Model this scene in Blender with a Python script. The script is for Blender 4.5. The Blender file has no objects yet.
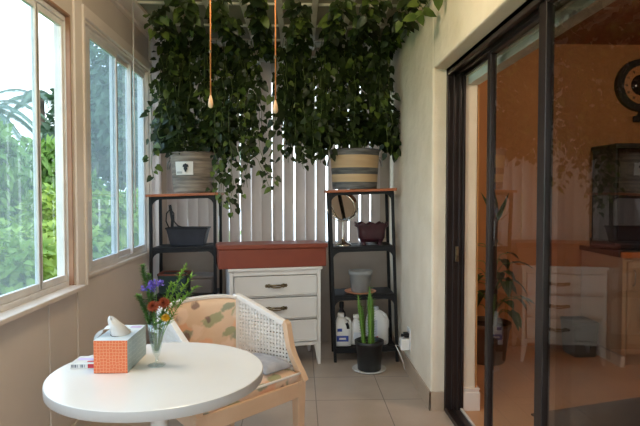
import bpy, math, random
from mathutils import Vector, Matrix, Euler
PI = math.pi
random.seed(7)
SC = bpy.context.scene
COL = SC.collection

# ------------------------------------------------------------------ materials
def lin(c):
    return tuple(((v / 255) / 12.92 if v / 255 <= .04045 else ((v / 255 + .055) / 1.055) ** 2.4) for v in c) + (1,)

def mat(name, c1, c2=None, scale=8, rough=.5, metal=0, bump=0, bscale=None, detail=4, stretch=(1, 1, 1),
        spec=.5, transl=0, lo=.35, hi=.65, coat=0):
    m = bpy.data.materials.new(name); m.use_nodes = True
    nt = m.node_tree; b = nt.nodes['Principled BSDF']
    b.inputs['Base Color'].default_value = lin(c1)
    b.inputs['Roughness'].default_value = rough
    b.inputs['Metallic'].default_value = metal
    b.inputs['Specular IOR Level'].default_value = spec
    b.inputs['Coat Weight'].default_value = coat
    tc = nt.nodes.new('ShaderNodeTexCoord'); mp = nt.nodes.new('ShaderNodeMapping')
    mp.inputs['Scale'].default_value = stretch
    nt.links.new(tc.outputs['Object'], mp.inputs['Vector'])
    if c2:
        n = nt.nodes.new('ShaderNodeTexNoise'); n.inputs['Scale'].default_value = scale; n.inputs['Detail'].default_value = detail
        r = nt.nodes.new('ShaderNodeValToRGB')
        r.color_ramp.elements[0].position = lo; r.color_ramp.elements[0].color = lin(c1)
        r.color_ramp.elements[1].position = hi; r.color_ramp.elements[1].color = lin(c2)
        nt.links.new(mp.outputs[0], n.inputs['Vector']); nt.links.new(n.outputs['Fac'], r.inputs[0])
        nt.links.new(r.outputs[0], b.inputs['Base Color'])
    if bump:
        n2 = nt.nodes.new('ShaderNodeTexNoise'); n2.inputs['Scale'].default_value = bscale or scale * 4; n2.inputs['Detail'].default_value = 5
        bp = nt.nodes.new('ShaderNodeBump'); bp.inputs['Strength'].default_value = bump; bp.inputs['Distance'].default_value = .01
        nt.links.new(mp.outputs[0], n2.inputs['Vector']); nt.links.new(n2.outputs['Fac'], bp.inputs['Height'])
        nt.links.new(bp.outputs[0], b.inputs['Normal'])
    if transl:
        out = nt.nodes['Material Output']
        tr = nt.nodes.new('ShaderNodeBsdfTranslucent'); mx = nt.nodes.new('ShaderNodeMixShader'); mx.inputs[0].default_value = transl
        tr.inputs[0].default_value = lin(c1)
        if c2: nt.links.new(r.outputs[0], tr.inputs[0])
        nt.links.new(b.outputs[0], mx.inputs[1]); nt.links.new(tr.outputs[0], mx.inputs[2]); nt.links.new(mx.outputs[0], out.inputs[0])
    return m

def glass_mat(name, tint=(1, 1, 1), ior=1.45, gloss=1.0, rough=0.0, haze=0):
    m = bpy.data.materials.new(name); m.use_nodes = True
    nt = m.node_tree; nt.nodes.remove(nt.nodes['Principled BSDF']); out = nt.nodes['Material Output']
    t = nt.nodes.new('ShaderNodeBsdfTransparent'); t.inputs[0].default_value = (*tint, 1)
    g = nt.nodes.new('ShaderNodeBsdfGlossy'); g.inputs['Roughness'].default_value = rough; g.inputs[0].default_value = (gloss, gloss, gloss, 1)
    f = nt.nodes.new('ShaderNodeFresnel'); f.inputs['IOR'].default_value = ior
    mx = nt.nodes.new('ShaderNodeMixShader')
    src = t.outputs[0]
    if haze:      # haze mixed in: glare veil on dirty, screened panes, sheen on the vase
        ts = nt.nodes.new('ShaderNodeBsdfTranslucent'); ts.inputs[0].default_value = (.78, .86, .92, 1)
        md = nt.nodes.new('ShaderNodeMixShader'); md.inputs[0].default_value = haze
        nt.links.new(t.outputs[0], md.inputs[1]); nt.links.new(ts.outputs[0], md.inputs[2]); src = md.outputs[0]
    # reflect on the outer faces only: the inner side of a thin pane lets the light out
    ge = nt.nodes.new('ShaderNodeNewGeometry'); iv = nt.nodes.new('ShaderNodeMath'); iv.operation = 'SUBTRACT'; iv.inputs[0].default_value = 1
    mu = nt.nodes.new('ShaderNodeMath'); mu.operation = 'MULTIPLY'
    nt.links.new(ge.outputs['Backfacing'], iv.inputs[1]); nt.links.new(iv.outputs[0], mu.inputs[0]); nt.links.new(f.outputs[0], mu.inputs[1])
    nt.links.new(mu.outputs[0], mx.inputs[0]); nt.links.new(src, mx.inputs[1]); nt.links.new(g.outputs[0], mx.inputs[2])
    nt.links.new(mx.outputs[0], out.inputs[0])
    return m

def tile_mat(name, c1, c2, grout, size, off, rough=.25, bricks=None):
    m = mat(name, c1, c2, scale=3, rough=rough, bump=.04, bscale=40)
    nt = m.node_tree; b = nt.nodes['Principled BSDF']
    ramp = [n for n in nt.nodes if n.type == 'VALTORGB'][0]
    tc = [n for n in nt.nodes if n.type == 'TEX_COORD'][0]
    mp = nt.nodes.new('ShaderNodeMapping'); mp.inputs['Location'].default_value = (off[0], off[1], 0)
    br = nt.nodes.new('ShaderNodeTexBrick'); br.offset = 0; br.inputs['Scale'].default_value = 1
    br.inputs['Brick Width'].default_value = size; br.inputs['Row Height'].default_value = size
    br.inputs['Mortar Size'].default_value = .0028; br.inputs['Mortar Smooth'].default_value = .2
    br.inputs['Mortar'].default_value = lin(grout)
    nt.links.new(tc.outputs['Object'], mp.inputs[0]); nt.links.new(mp.outputs[0], br.inputs['Vector'])
    nt.links.new(ramp.outputs[0], br.inputs['Color1']); nt.links.new(ramp.outputs[0], br.inputs['Color2'])
    nt.links.new(br.outputs['Color'], b.inputs['Base Color'])
    return m

def floral_mat(name):
    m = mat(name, (224, 190, 160), (232, 202, 176), scale=6, rough=.9, bump=.15, bscale=300)
    nt = m.node_tree; b = nt.nodes['Principled BSDF']
    last = [n for n in nt.nodes if n.type == 'VALTORGB'][0].outputs[0]
    tc = [n for n in nt.nodes if n.type == 'TEX_COORD'][0]
    sx_ = nt.nodes.new('ShaderNodeSeparateXYZ'); sm_ = nt.nodes.new('ShaderNodeMath'); sm_.operation = 'ADD'; flat = nt.nodes.new('ShaderNodeCombineXYZ')
    nt.links.new(tc.outputs['Object'], sx_.inputs[0]); nt.links.new(sx_.outputs[1], sm_.inputs[0]); nt.links.new(sx_.outputs[2], sm_.inputs[1])
    nt.links.new(sx_.outputs[0], flat.inputs[0]); nt.links.new(sm_.outputs[0], flat.inputs[1])
    for i, (col, sc, th, loc, st) in enumerate([((236, 178, 144), 5, .28, (3.1, 7.7, 1.3), (1, 1, 1)), ((150, 160, 122), 7.0, .25, (0.3, 0.1, .55), (.75, 1.4, 1)),
                                       ((128, 146, 126), 6.0, .20, (4.8, 2.2, .7), (.7, 1.5, 1)),
                                       ((118, 92, 92), 6.5, .15, (1.4, 5.2, 9.1), (1, 1, 1)), ((242, 214, 196), 6, .24, (6.1, 1.2, 2.6), (1, 1, 1))]):
        mp = nt.nodes.new('ShaderNodeMapping'); mp.inputs['Location'].default_value = loc; mp.inputs['Scale'].default_value = st
        nz = nt.nodes.new('ShaderNodeTexNoise'); nz.inputs['Scale'].default_value = 22
        ad = nt.nodes.new('ShaderNodeMix'); ad.data_type = 'VECTOR'; ad.inputs[0].default_value = .06
        vo = nt.nodes.new('ShaderNodeTexVoronoi'); vo.inputs['Scale'].default_value = sc; vo.voronoi_dimensions = '2D'
        rp = nt.nodes.new('ShaderNodeValToRGB'); rp.color_ramp.elements[0].position = th - .07; rp.color_ramp.elements[0].color = (1, 1, 1, 1)
        rp.color_ramp.elements[1].position = th; rp.color_ramp.elements[1].color = (0, 0, 0, 1)
        mx = nt.nodes.new('ShaderNodeMix'); mx.data_type = 'RGBA'
        ml = nt.nodes.new('ShaderNodeMath'); ml.operation = 'MULTIPLY'; ml.inputs[1].default_value = .78
        nt.links.new(flat.outputs[0], mp.inputs[0]); nt.links.new(tc.outputs['Object'], nz.inputs['Vector'])
        nt.links.new(mp.outputs[0], ad.inputs[4]); nt.links.new(nz.outputs['Color'], ad.inputs[5])
        nt.links.new(ad.outputs[1], vo.inputs['Vector']); nt.links.new(vo.outputs['Distance'], rp.inputs[0])
        nt.links.new(rp.outputs[0], ml.inputs[0]); nt.links.new(ml.outputs[0], mx.inputs[0])
        nt.links.new(last, mx.inputs[6]); mx.inputs[7].default_value = lin(col); last = mx.outputs[2]
    nt.links.new(last, b.inputs['Base Color'])
    return m

def lattice_mat(name, c1, c2, scale):
    """orange/blue carton print: pale rings on a coloured ground"""
    m = mat(name, c1, None, rough=.45); nt = m.node_tree; b = nt.nodes['Principled BSDF']
    tc = [n for n in nt.nodes if n.type == 'TEX_COORD'][0]
    vo = nt.nodes.new('ShaderNodeTexVoronoi'); vo.feature = 'DISTANCE_TO_EDGE'; vo.inputs['Scale'].default_value = scale; vo.inputs['Randomness'].default_value = .35
    rp = nt.nodes.new('ShaderNodeValToRGB'); rp.color_ramp.elements[0].position = .03; rp.color_ramp.elements[0].color = lin(c2)
    rp.color_ramp.elements[1].position = .12; rp.color_ramp.elements[1].color = lin(c1)
    nt.links.new(tc.outputs['Object'], vo.inputs['Vector']); nt.links.new(vo.outputs['Distance'], rp.inputs[0]); nt.links.new(rp.outputs[0], b.inputs['Base Color'])
    return m

M = dict(
    wall_l=mat('painted_panel_wall', (206, 192, 182), (198, 184, 174), scale=2, rough=.6, bump=.05, bscale=60),
    post=mat('white_painted_post', (226, 214, 206), (216, 203, 194), scale=3, rough=.45),
    frame_brown=mat('brown_window_jamb', (160, 118, 92), (140, 102, 80), scale=6, rough=.5),
    alu=mat('white_aluminium_frame', (214, 210, 208), (200, 196, 196), scale=10, rough=.35),
    sill=mat('sill_paint', (218, 204, 194), (204, 188, 176), scale=6, rough=.4),
    stucco=mat('stucco', (230, 216, 196), (220, 205, 183), scale=4, rough=.85, bump=1.0, bscale=11),
    soffit=mat('soffit', (222, 224, 212), (212, 214, 202), scale=4, rough=.7),
    tanwall=mat('tan_wall', (172, 156, 142), (160, 144, 130), scale=3, rough=.7, bump=.1, bscale=40),
    ceil=mat('ceiling_panel', (150, 142, 120), (138, 130, 108), scale=3, rough=.8),
    batten=mat('white_batten', (214, 208, 190), (200, 194, 178), scale=10, rough=.55),
    bronze=mat('dark_bronze_aluminium', (42, 34, 32), (52, 42, 40), scale=6, rough=.35, metal=.35),
    whiteline=mat('track_guide', (205, 198, 190), rough=.4),
    tile=tile_mat('floor_tile', (186, 168, 152), (174, 155, 138), (108, 96, 86), .432, (-.1, -.353), rough=.28),
    ktile=tile_mat('kitchen_tile', (196, 150, 108), (184, 138, 98), (160, 120, 88), .432, (.1, .2), rough=.3),
    basetile=mat('base_tile', (182, 160, 138), (172, 148, 126), scale=5, rough=.35),
    basewhite=mat('white_baseboard', (226, 214, 204), rough=.45),
    orange=mat('orange_wall', (188, 134, 80), (180, 127, 74), scale=2, rough=.7),
    kceil=mat('kitchen_ceiling', (150, 92, 62), rough=.8),
    vane=mat('blind_vane', (206, 194, 186), (198, 186, 178), scale=4, rough=.55, transl=.46),
    glass=glass_mat('window_glass', (.92, .95, .96), ior=1.22),
    glass_blue=glass_mat('window_glass_hazy', (.72, .80, .86), haze=.09, ior=1.25), glass_veil=glass_mat('window_glass_veiled', (.78, .86, .89), haze=.08, ior=1.22),
    doorglass=glass_mat('door_glass', (.84, .83, .82), ior=1.6),
    clear=glass_mat('clear_glass', (.90, .94, .93), ior=2.2, haze=.06),  # pale sheen of the vase put into the glass as haze
    mirror=mat('mirror', (215, 210, 200), rough=.06, metal=1),
    black=mat('black_powder_coat', (16, 15, 16), (22, 20, 22), scale=10, rough=.55, spec=.3),
    shelfwood=mat('shelf_board', (178, 98, 54), (152, 80, 42), scale=5, stretch=(1, 12, 12), rough=.4),
    zinc=mat('weathered_plank_tub', (150, 132, 116), (92, 80, 72), scale=7, stretch=(.6, .6, 7), rough=.6, bump=.3, bscale=20),
    tubtan=mat('tan_band', (196, 166, 128), (180, 148, 112), scale=5, stretch=(.6, .6, 5), rough=.6),
    tubgrey=mat('grey_band', (110, 106, 104), (62, 62, 62), scale=9, stretch=(.6, .6, 5), rough=.6),
    steel=mat('galvanised_steel', (170, 168, 164), (140, 138, 136), scale=12, rough=.35, metal=.7),
    paper=mat('paper_tag', (222, 212, 204), rough=.7),
    ink=mat('dark_ink', (40, 38, 40), rough=.7),
    soil=mat('soil', (44, 34, 28), (66, 50, 40), scale=40, rough=.95, bump=.6, bscale=60),
    leaf=mat('pothos_leaf', (28, 40, 17), (54, 68, 30), scale=5, rough=.42, transl=.26, detail=2),
    leaf_var=mat('pothos_leaf_variegated', (66, 88, 34), (112, 126, 56), scale=9, rough=.42, transl=.3, detail=2),
    stem=mat('vine_stem', (92, 104, 52), rough=.6),
    rope=mat('cord', (208, 130, 70), (190, 112, 56), scale=60, rough=.8),
    toggle=mat('wooden_toggle', (228, 176, 132), (240, 206, 172), scale=30, rough=.35),
    white=mat('white_lacquer', (232, 228, 224), (226, 221, 217), scale=3, rough=.35),
    brass=mat('antique_brass', (156, 138, 108), (104, 90, 72), scale=40, rough=.35, metal=.9),
    terra=mat('terracotta_paint', (140, 66, 44), (128, 58, 40), scale=5, rough=.45),
    laminate=mat('white_laminate', (236, 232, 230), (232, 228, 226), scale=3, rough=.22),
    edgeband=mat('table_edge', (206, 200, 198), rough=.4),
    carton_o=lattice_mat('carton_orange', (226, 112, 66), (238, 162, 120), 95),
    carton_b=lattice_mat('carton_blue', (150, 172, 178), (176, 192, 194), 60),
    carton_t=mat('carton_top', (200, 214, 226), (226, 234, 240), scale=14, rough=.45),
    tissue=mat('tissue_paper', (244, 240, 238), rough=.9, transl=.3),
    red=mat('red_print', (196, 44, 52), rough=.5),
    greyprint=mat('grey_print', (120, 122, 130), rough=.5),
    lilac=mat('lilac_print', (196, 176, 216), rough=.5),
    water=glass_mat('water', (.95, .97, .95), ior=1.2),
    spikeleaf=mat('spike_leaf', (74, 116, 52), (116, 152, 74), scale=30, rough=.55, transl=.2),
    featherleaf=mat('feathery_leaf', (92, 138, 46), (142, 176, 72), scale=30, rough=.55, transl=.2),
    purple=mat('purple_petal', (112, 92, 190), (138, 118, 208), scale=40, rough=.7, transl=.2),
    rust=mat('rust_petal', (140, 56, 30), (168, 80, 44), scale=50, rough=.75, transl=.15),
    yellow=mat('yellow_petal', (232, 176, 40), rough=.6, transl=.2),
    floral=floral_mat('floral_fabric'),
    chairwood=mat('peach_painted_wood', (224, 190, 160), (216, 180, 148), scale=6, rough=.4),
    chairwhite=mat('white_painted_wood', (236, 230, 226), (230, 222, 216), scale=6, rough=.4),
    cane=mat('cane', (234, 228, 222), (222, 214, 206), scale=30, rough=.6),
    grey_cloth=mat('grey_cloth', (176, 176, 184), (156, 158, 168), scale=16, rough=.9, bump=.2, bscale=120),
    slate=mat('slate_metal', (38, 38, 46), (48, 48, 56), scale=10, rough=.5, metal=.2),
    teal=mat('teal_box', (38, 64, 66), (30, 52, 56), scale=8, rough=.6),
    rustrim=mat('rust_rim', (110, 60, 44), rough=.6),
    boxgrey=mat('taupe_box', (104, 94, 88), (94, 84, 80), scale=6, rough=.7),
    maroon=mat('maroon_glaze', (62, 26, 34), (46, 20, 28), scale=12, rough=.3),
    chrome=mat('chrome', (200, 192, 180), rough=.15, metal=1),
    greypot=mat('grey_pot', (142, 142, 140), (128, 128, 128), scale=10, rough=.6),
    terrac=mat('terracotta', (190, 120, 84), (206, 150, 120), scale=12, rough=.7),
    plastic=mat('white_plastic', (232, 230, 228), (224, 221, 218), scale=5, rough=.35, transl=.1),
    blue=mat('blue_print', (40, 66, 150), rough=.5),
    palelabel=mat('pale_label', (202, 206, 216), rough=.5),
    blackplastic=mat('black_plastic', (28, 28, 30), (34, 34, 36), scale=10, rough=.4),
    cactus=mat('cactus_green', (74, 112, 40), (112, 146, 60), scale=10, stretch=(4, 4, .5), rough=.5),
    cactusdark=mat('cactus_edge', (104, 138, 62), rough=.5),
    ceramic=mat('white_ceramic', (226, 222, 218), rough=.25),
    trunk=mat('trunk', (70, 52, 40), (92, 72, 56), scale=20, rough=.9),
    houseleaf=mat('houseplant_leaf', (44, 66, 32), (66, 92, 46), scale=8, rough=.45),
    taupe_pot=mat('taupe_pot', (120, 96, 78), (104, 82, 66), scale=8, rough=.5),
    cabinet=mat('cream_cabinet', (206, 180, 150), (198, 170, 140), scale=4, rough=.45),
    counterwood=mat('counter_edge', (214, 130, 62), (196, 112, 50), scale=10, rough=.35),
    blackglass=mat('black_gloss', (34, 22, 22), rough=.12),
    blackmatte=mat('black_matte', (30, 24, 24), rough=.5),
    dial=mat('clock_dial', (206, 150, 96), (196, 138, 84), scale=6, rough=.5),
    towel=mat('white_towel', (226, 206, 190), (214, 194, 178), scale=20, rough=.95, bump=.3, bscale=90),
    rug=mat('dark_rug', (52, 40, 38), (62, 48, 44), scale=30, rough=.95),
    concrete=mat('pale_concrete', (226, 224, 220), (214, 212, 208), scale=2, rough=.9),
    grass=mat('lawn', (86, 118, 52), (110, 140, 66), scale=3, rough=.9),
    shrub=mat('shrub_leaf', (70, 104, 38), (116, 148, 56), scale=1.4, rough=.6, transl=.3, detail=2),
    shrub_y=mat('shrub_leaf_bright', (98, 130, 40), (150, 168, 64), scale=1.6, rough=.6, transl=.3, detail=2),
    treeleaf=mat('tree_leaf', (48, 72, 52), (80, 106, 76), scale=1.0, rough=.6, transl=.25, detail=2),
    palm=mat('palm_leaf', (70, 92, 78), (104, 122, 100), scale=2, rough=.55, transl=.2),
    bark=mat('bark', (98, 84, 72), (72, 62, 54), scale=8, rough=.9),
)

# ------------------------------------------------------------------ mesh builder
class MB:
    def __init__(s): s.v = []; s.f = []; s.mi = []; s.sm = []
    def add(s, vs, fs, mi=0, smooth=False):
        n = len(s.v); s.v += [tuple(p) for p in vs]
        for f in fs: s.f.append([i + n for i in f]); s.mi.append(mi); s.sm.append(smooth)
        return s
    def box(s, x0, y0, z0, x1, y1, z1, mi=0, mtx=None):
        vs = [Vector(p) for p in ((x0, y0, z0), (x1, y0, z0), (x1, y1, z0), (x0, y1, z0), (x0, y0, z1), (x1, y0, z1), (x1, y1, z1), (x0, y1, z1))]
        if mtx: vs = [mtx @ p for p in vs]
        return s.add(vs, [(3, 2, 1, 0), (4, 5, 6, 7), (0, 1, 5, 4), (1, 2, 6, 5), (2, 3, 7, 6), (3, 0, 4, 7)], mi)
    def cbox(s, c, sz, mi=0, mtx=None):
        return s.box(c[0] - sz[0] / 2, c[1] - sz[1] / 2, c[2] - sz[2] / 2, c[0] + sz[0] / 2, c[1] + sz[1] / 2, c[2] + sz[2] / 2, mi, mtx)
    def lathe(s, prof, c=(0, 0, 0), n=28, mi=0, smooth=True, sx=1, sy=1, mtx=None, cap=True):
        vs = []; fs = []
        for r, z in prof:
            for k in range(n):
                a = 2 * PI * k / n; vs.append(Vector((c[0] + r * sx * math.cos(a), c[1] + r * sy * math.sin(a), c[2] + z)))
        if mtx: vs = [mtx @ p for p in vs]
        m = len(prof)
        for i in range(m - 1):
            for k in range(n):
                k2 = (k + 1) % n; fs.append((i * n + k, i * n + k2, (i + 1) * n + k2, (i + 1) * n + k))
        s.add(vs, fs, mi, smooth)
        if cap:
            if prof[0][0] > 1e-5: s.add(vs[:n], [tuple(range(n - 1, -1, -1))], mi)
            if prof[-1][0] > 1e-5: s.add(vs[-n:], [tuple(range(n))], mi)
        return s
    def tube(s, pts, r, n=8, mi=0, r1=None, flat=1.0, cap=True):
        pts = [Vector(p) for p in pts]; m = len(pts); vs = []; fs = []
        t0 = (pts[1] - pts[0]).normalized(); up = Vector((0, 0, 1)) if abs(t0.z) < .9 else Vector((1, 0, 0))
        nrm = (up - t0 * up.dot(t0)).normalized()
        for i, p in enumerate(pts):
            t = ((pts[min(i + 1, m - 1)] - pts[max(i - 1, 0)])).normalized()
            nrm = (nrm - t * nrm.dot(t)).normalized(); b = t.cross(nrm)
            rr = (r[i] if isinstance(r, (list, tuple)) else (r if r1 is None else r + (r1 - r) * i / (m - 1)))
            for k in range(n):
                a = 2 * PI * k / n; vs.append(p + nrm * (rr * math.cos(a)) + b * (rr * flat * math.sin(a)))
        for i in range(m - 1):
            for k in range(n):
                k2 = (k + 1) % n; fs.append((i * n + k, i * n + k2, (i + 1) * n + k2, (i + 1) * n + k))
        if cap: fs += [tuple(range(n - 1, -1, -1)), tuple(range((m - 1) * n, m * n))]
        return s.add(vs, fs, mi, n > 4)
    def prism(s, poly, y0, y1, mi=0, mtx=None, axis='y'):
        """poly of (a, b): extruded along y (a->x, b->z), x (a->y, b->z) or z (a->x, b->y)"""
        def mk(a, b, t): return {'y': (a, t, b), 'x': (t, a, b), 'z': (a, b, t)}[axis]
        n = len(poly); vs = [Vector(mk(a, b, y0)) for a, b in poly] + [Vector(mk(a, b, y1)) for a, b in poly]
        if mtx: vs = [mtx @ p for p in vs]
        return s.add(vs, [tuple(range(n)), tuple(range(2 * n - 1, n - 1, -1))] + [(i, i + n, (i + 1) % n + n, (i + 1) % n) for i in range(n)], mi)
    def sphere(s, c, r, n=12, mi=0, sc=(1, 1, 1), mtx=None):
        prof = [(max(1e-6, r * math.sin(PI * i / 8)), -r * math.cos(PI * i / 8)) for i in range(9)]
        vs = []; fs = []
        for rr, z in prof:
            for k in range(n):
                a = 2 * PI * k / n; vs.append(Vector((rr * math.cos(a) * sc[0], rr * math.sin(a) * sc[1], z * sc[2])))
        if mtx: vs = [mtx @ p for p in vs]
        vs = [p + Vector(c) for p in vs]
        for i in range(8):
            for k in range(n):
                k2 = (k + 1) % n; fs.append((i * n + k, i * n + k2, (i + 1) * n + k2, (i + 1) * n + k))
        return s.add(vs, fs, mi, True)
    def leaf(s, p, d, up, L, W, mi=0, fold=.25, curl=.15):
        """heart-shaped leaf: base at p, points along d"""
        d = d.normalized(); sd = d.cross(up)
        if sd.length < 1e-4: sd = d.cross(Vector((1, 0, .3)))
        sd.normalize(); nn = sd.cross(d)
        def q(a, b, h): return p + d * (a * L) + sd * (b * W) + nn * (h * L)
        vs = [q(0, 0, 0), q(-.1, .3, fold * .25), q(.2, .5, fold * .4), q(.62, .34, fold * .2 - curl * .3), q(1, 0, -curl),
              q(.62, -.34, fold * .2 - curl * .3), q(.2, -.5, fold * .4), q(-.1, -.3, fold * .25), q(.4, 0, 0)]
        return s.add(vs, [(0, 8, 2, 1), (8, 4, 3, 2), (0, 7, 6, 8), (8, 6, 5, 4)], mi, True)
    def build(s, name, mats, parent=None, bevel=0, seg=2, loc=None, rot=None, sub=0, label=None):
        me = bpy.data.meshes.new(name); me.from_pydata(s.v, [], s.f)
        for m in (mats if isinstance(mats, (list, tuple)) else [mats]): me.materials.append(m)
        me.polygons.foreach_set('material_index', s.mi); me.polygons.foreach_set('use_smooth', s.sm); me.update()
        o = bpy.data.objects.new(name, me); COL.objects.link(o)
        if parent: o.parent = parent
        if loc: o.location = loc
        if rot: o.rotation_euler = rot
        if bevel:
            b = o.modifiers.new('bevel', 'BEVEL'); b.width = bevel; b.segments = seg; b.limit_method = 'ANGLE'; b.angle_limit = math.radians(40)
        if sub:
            b = o.modifiers.new('sub', 'SUBSURF'); b.levels = sub; b.render_levels = sub
        if label: o['label'] = label
        return o

def tag(o, label, cat, group=None, kind=None):
    o['label'] = label; o['category'] = cat
    if group: o['group'] = group
    if kind: o['kind'] = kind
    return o
def thing(name, label, cat, loc=(0, 0, 0), rz=0, group=None):
    o = bpy.data.objects.new(name, None); COL.objects.link(o); o.location = loc; o.rotation_euler = (0, 0, rz); o.empty_display_size = .05
    return tag(o, label, cat, group)
def struct(o): o['kind'] = 'structure'; return o
def struct_empty(name):
    o = bpy.data.objects.new(name, None); COL.objects.link(o); o.empty_display_size = .05; return struct(o)
def rnd(a, b): return random.uniform(a, b)

# ------------------------------------------------------------------ camera
a_, p_ = math.atan(20 / 540), math.atan(18 / 540)
cam = bpy.data.cameras.new('camera'); co = bpy.data.objects.new('camera', cam); COL.objects.link(co)
cam.sensor_width = 36; cam.lens = 36 * 540 / 640; cam.clip_start = .02; cam.clip_end = 200
co.matrix_world = Matrix.Translation((0, 0, 1.3)) @ Euler((0, 0, -a_)).to_matrix().to_4x4() @ Euler((PI / 2 - p_, 0, 0)).to_matrix().to_4x4()
SC.camera = co

# ------------------------------------------------------------------ room shell
CEIL = 2.58; BY = 4.74; LX = -1.2; RX = .787; WE = 3.194
m = MB(); m.box(-1.288, -1.6, -.12, .98, BY + .12, 0); struct(m.build('floor', M['tile']))
m = MB(); m.box(.98, -1.6, -.12, 4.6, BY + .12, -.0); struct(m.build('floor_kitchen', M['ktile']))
m = MB(); m.box(-1.34, -1.6, CEIL, 1.06, BY + .12, CEIL + .16); struct(m.build('ceiling', M['ceil']))
m = MB(); m.box(1.06, -1.6, CEIL, 4.6, BY + .12, CEIL + .16); struct(m.build('ceiling_kitchen', M['kceil']))

def wall_open(axis, a0, a1, t0, t1, ops, h=CEIL):
    """wall along axis with openings (s0, s1, z0, z1)"""
    m = MB()
    def bx(s0, s1, z0, z1):
        if s1 - s0 < 1e-4 or z1 - z0 < 1e-4: return
        if axis == 'y': m.box(t0, s0, z0, t1, s1, z1)
        else: m.box(s0, t0, z0, s1, t1, z1)
    cur = a0
    for s0, s1, z0, z1 in sorted(ops):
        bx(cur, s0, 0, h); bx(s0, s1, 0, z0); bx(s0, s1, z1, h); cur = s1
    bx(cur, a1, 0, h)
    return m
W1 = (1.30, 2.905, .80, 2.24); W2 = (3.06, 4.36, .83, 2.28); W4 = (-1.2, 1.05, .80, 2.24)
struct(wall_open('y', -1.6, BY + .12, LX - .088, LX, [W1, W2, W4]).build('wall_left', M['wall_l']))
W3 = (-1.08, .70, .84, 2.36)
struct(wall_open('x', LX, 1.06, BY, BY + .12, [W3]).build('wall_back', M['tanwall']))
W5 = (-1.08, .7, .12, 2.4)
struct(wall_open('x', LX, 1.06, -1.6, -1.48, [W5]).build('wall_front', M['wall_l']))
# right wall: the stuccoed pier, the lintel over the sliding door and the run behind the camera
m = MB(); m.box(RX, WE, 0, 1.06, BY, CEIL); m.box(RX, .3, 2.045, 1.06, WE, CEIL); m.box(RX, -1.48, 0, 1.06, .3, CEIL)
struct(m.build('wall_right', M['stucco'], bevel=.012))
m = MB(); m.box(1.0, .3, 1.955, 1.064, WE - .001, 2.05); m.box(.985, .3, 2.0, 1.0, WE - .001, 2.05); struct(m.build('trim_1', M['soffit']))
# kitchen walls
m = MB(); m.box(1.06, 4.55, 0, 4.6, BY + .12, CEIL); struct(m.build('wall_kitchen_back', M['orange']))
m = MB(); m.box(4.5, -1.6, 0, 4.6, 4.55, CEIL); struct(m.build('wall_kitchen_right', M['orange']))
m = MB(); m.box(1.06, -1.6, 0, 4.5, -1.48, CEIL); struct(m.build('wall_kitchen_front', M['orange']))
m = MB(); m.box(1.06, WE, 0, 1.066, 4.55, CEIL); m.box(1.06, -1.48, 0, 1.066, .3, CEIL); struct(m.build('wall_kitchen_left', M['orange']))
# baseboards
m = MB(); m.box(RX - .011, WE - .011, 0, RX, BY, .115); m.box(RX - .011, WE - .011, 0, .866, WE, .115)
struct(m.build('baseboard_right', M['basetile'], bevel=.002))
m = MB(); m.box(.978, WE - .022, 0, 1.082, WE, .112); m.box(.982, WE - .016, .112, 1.078, WE, .128); m.box(.978, WE - .020, .128, 1.082, WE, .136)
m.box(1.066, WE, 0, 1.082, 4.55, .136)
struct(m.build('baseboard_kitchen', M['basewhite'], bevel=.002))
m = MB(); m.box(LX, -1.48, 0, LX + .012, BY, .09); struct(m.build('baseboard_left', M['wall_l'], bevel=.002))
# panel seams, crown track and ceiling battens
for k, y in enumerate((2.60, 2.93, 1.9)):
    m = MB(); m.box(LX, y, .09, LX + .008, y + .03, .79); struct(m.build('trim_%d' % (2 + k), M['wall_l'], bevel=.002))
m = MB(); m.box(LX, -1.4, CEIL - .05, LX + .03, BY, CEIL); m.box(LX + .03, -1.4, CEIL - .03, LX + .13, BY, CEIL)
struct(m.build('trim_5', M['post'], bevel=.004))
m = MB(); m.box(RX - .03, -1.4, CEIL - .03, RX, BY, CEIL); struct(m.build('trim_6', M['batten'], bevel=.003))
for k in range(7):
    x = -.85 + .238 * k
    m = MB(); m.box(x - .02, -1.4, CEIL - .028, x + .02, BY - .02, CEIL); struct(m.build('trim_%d' % (7 + k), M['batten'], bevel=.003))
for k, y in enumerate((2.2, 2.9, 3.66, 4.12, 4.5)):
    m = MB(); m.box(LX + .13, y - .01, CEIL - .014, RX - .03, y + .01, CEIL); struct(m.build('trim_%d' % (14 + k), M['batten']))
# white post between the two left windows, with its cap trim
m = MB(); m.box(LX, 2.925, .80, LX + .014, 3.03, CEIL - .05); m.box(LX, 3.02, .80, LX + .024, 3.045, 2.34)
struct(m.build('trim_19', M['post'], bevel=.003))
m = MB(); m.box(LX, 3.045, 2.28, LX + .02, 4.40, 2.345); struct(m.build('trim_20', M['post'], bevel=.003))
m = MB(); m.box(LX, 4.36, .80, LX + .02, 4.43, CEIL - .05); struct(m.build('trim_21', M['post'], bevel=.003))

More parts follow.
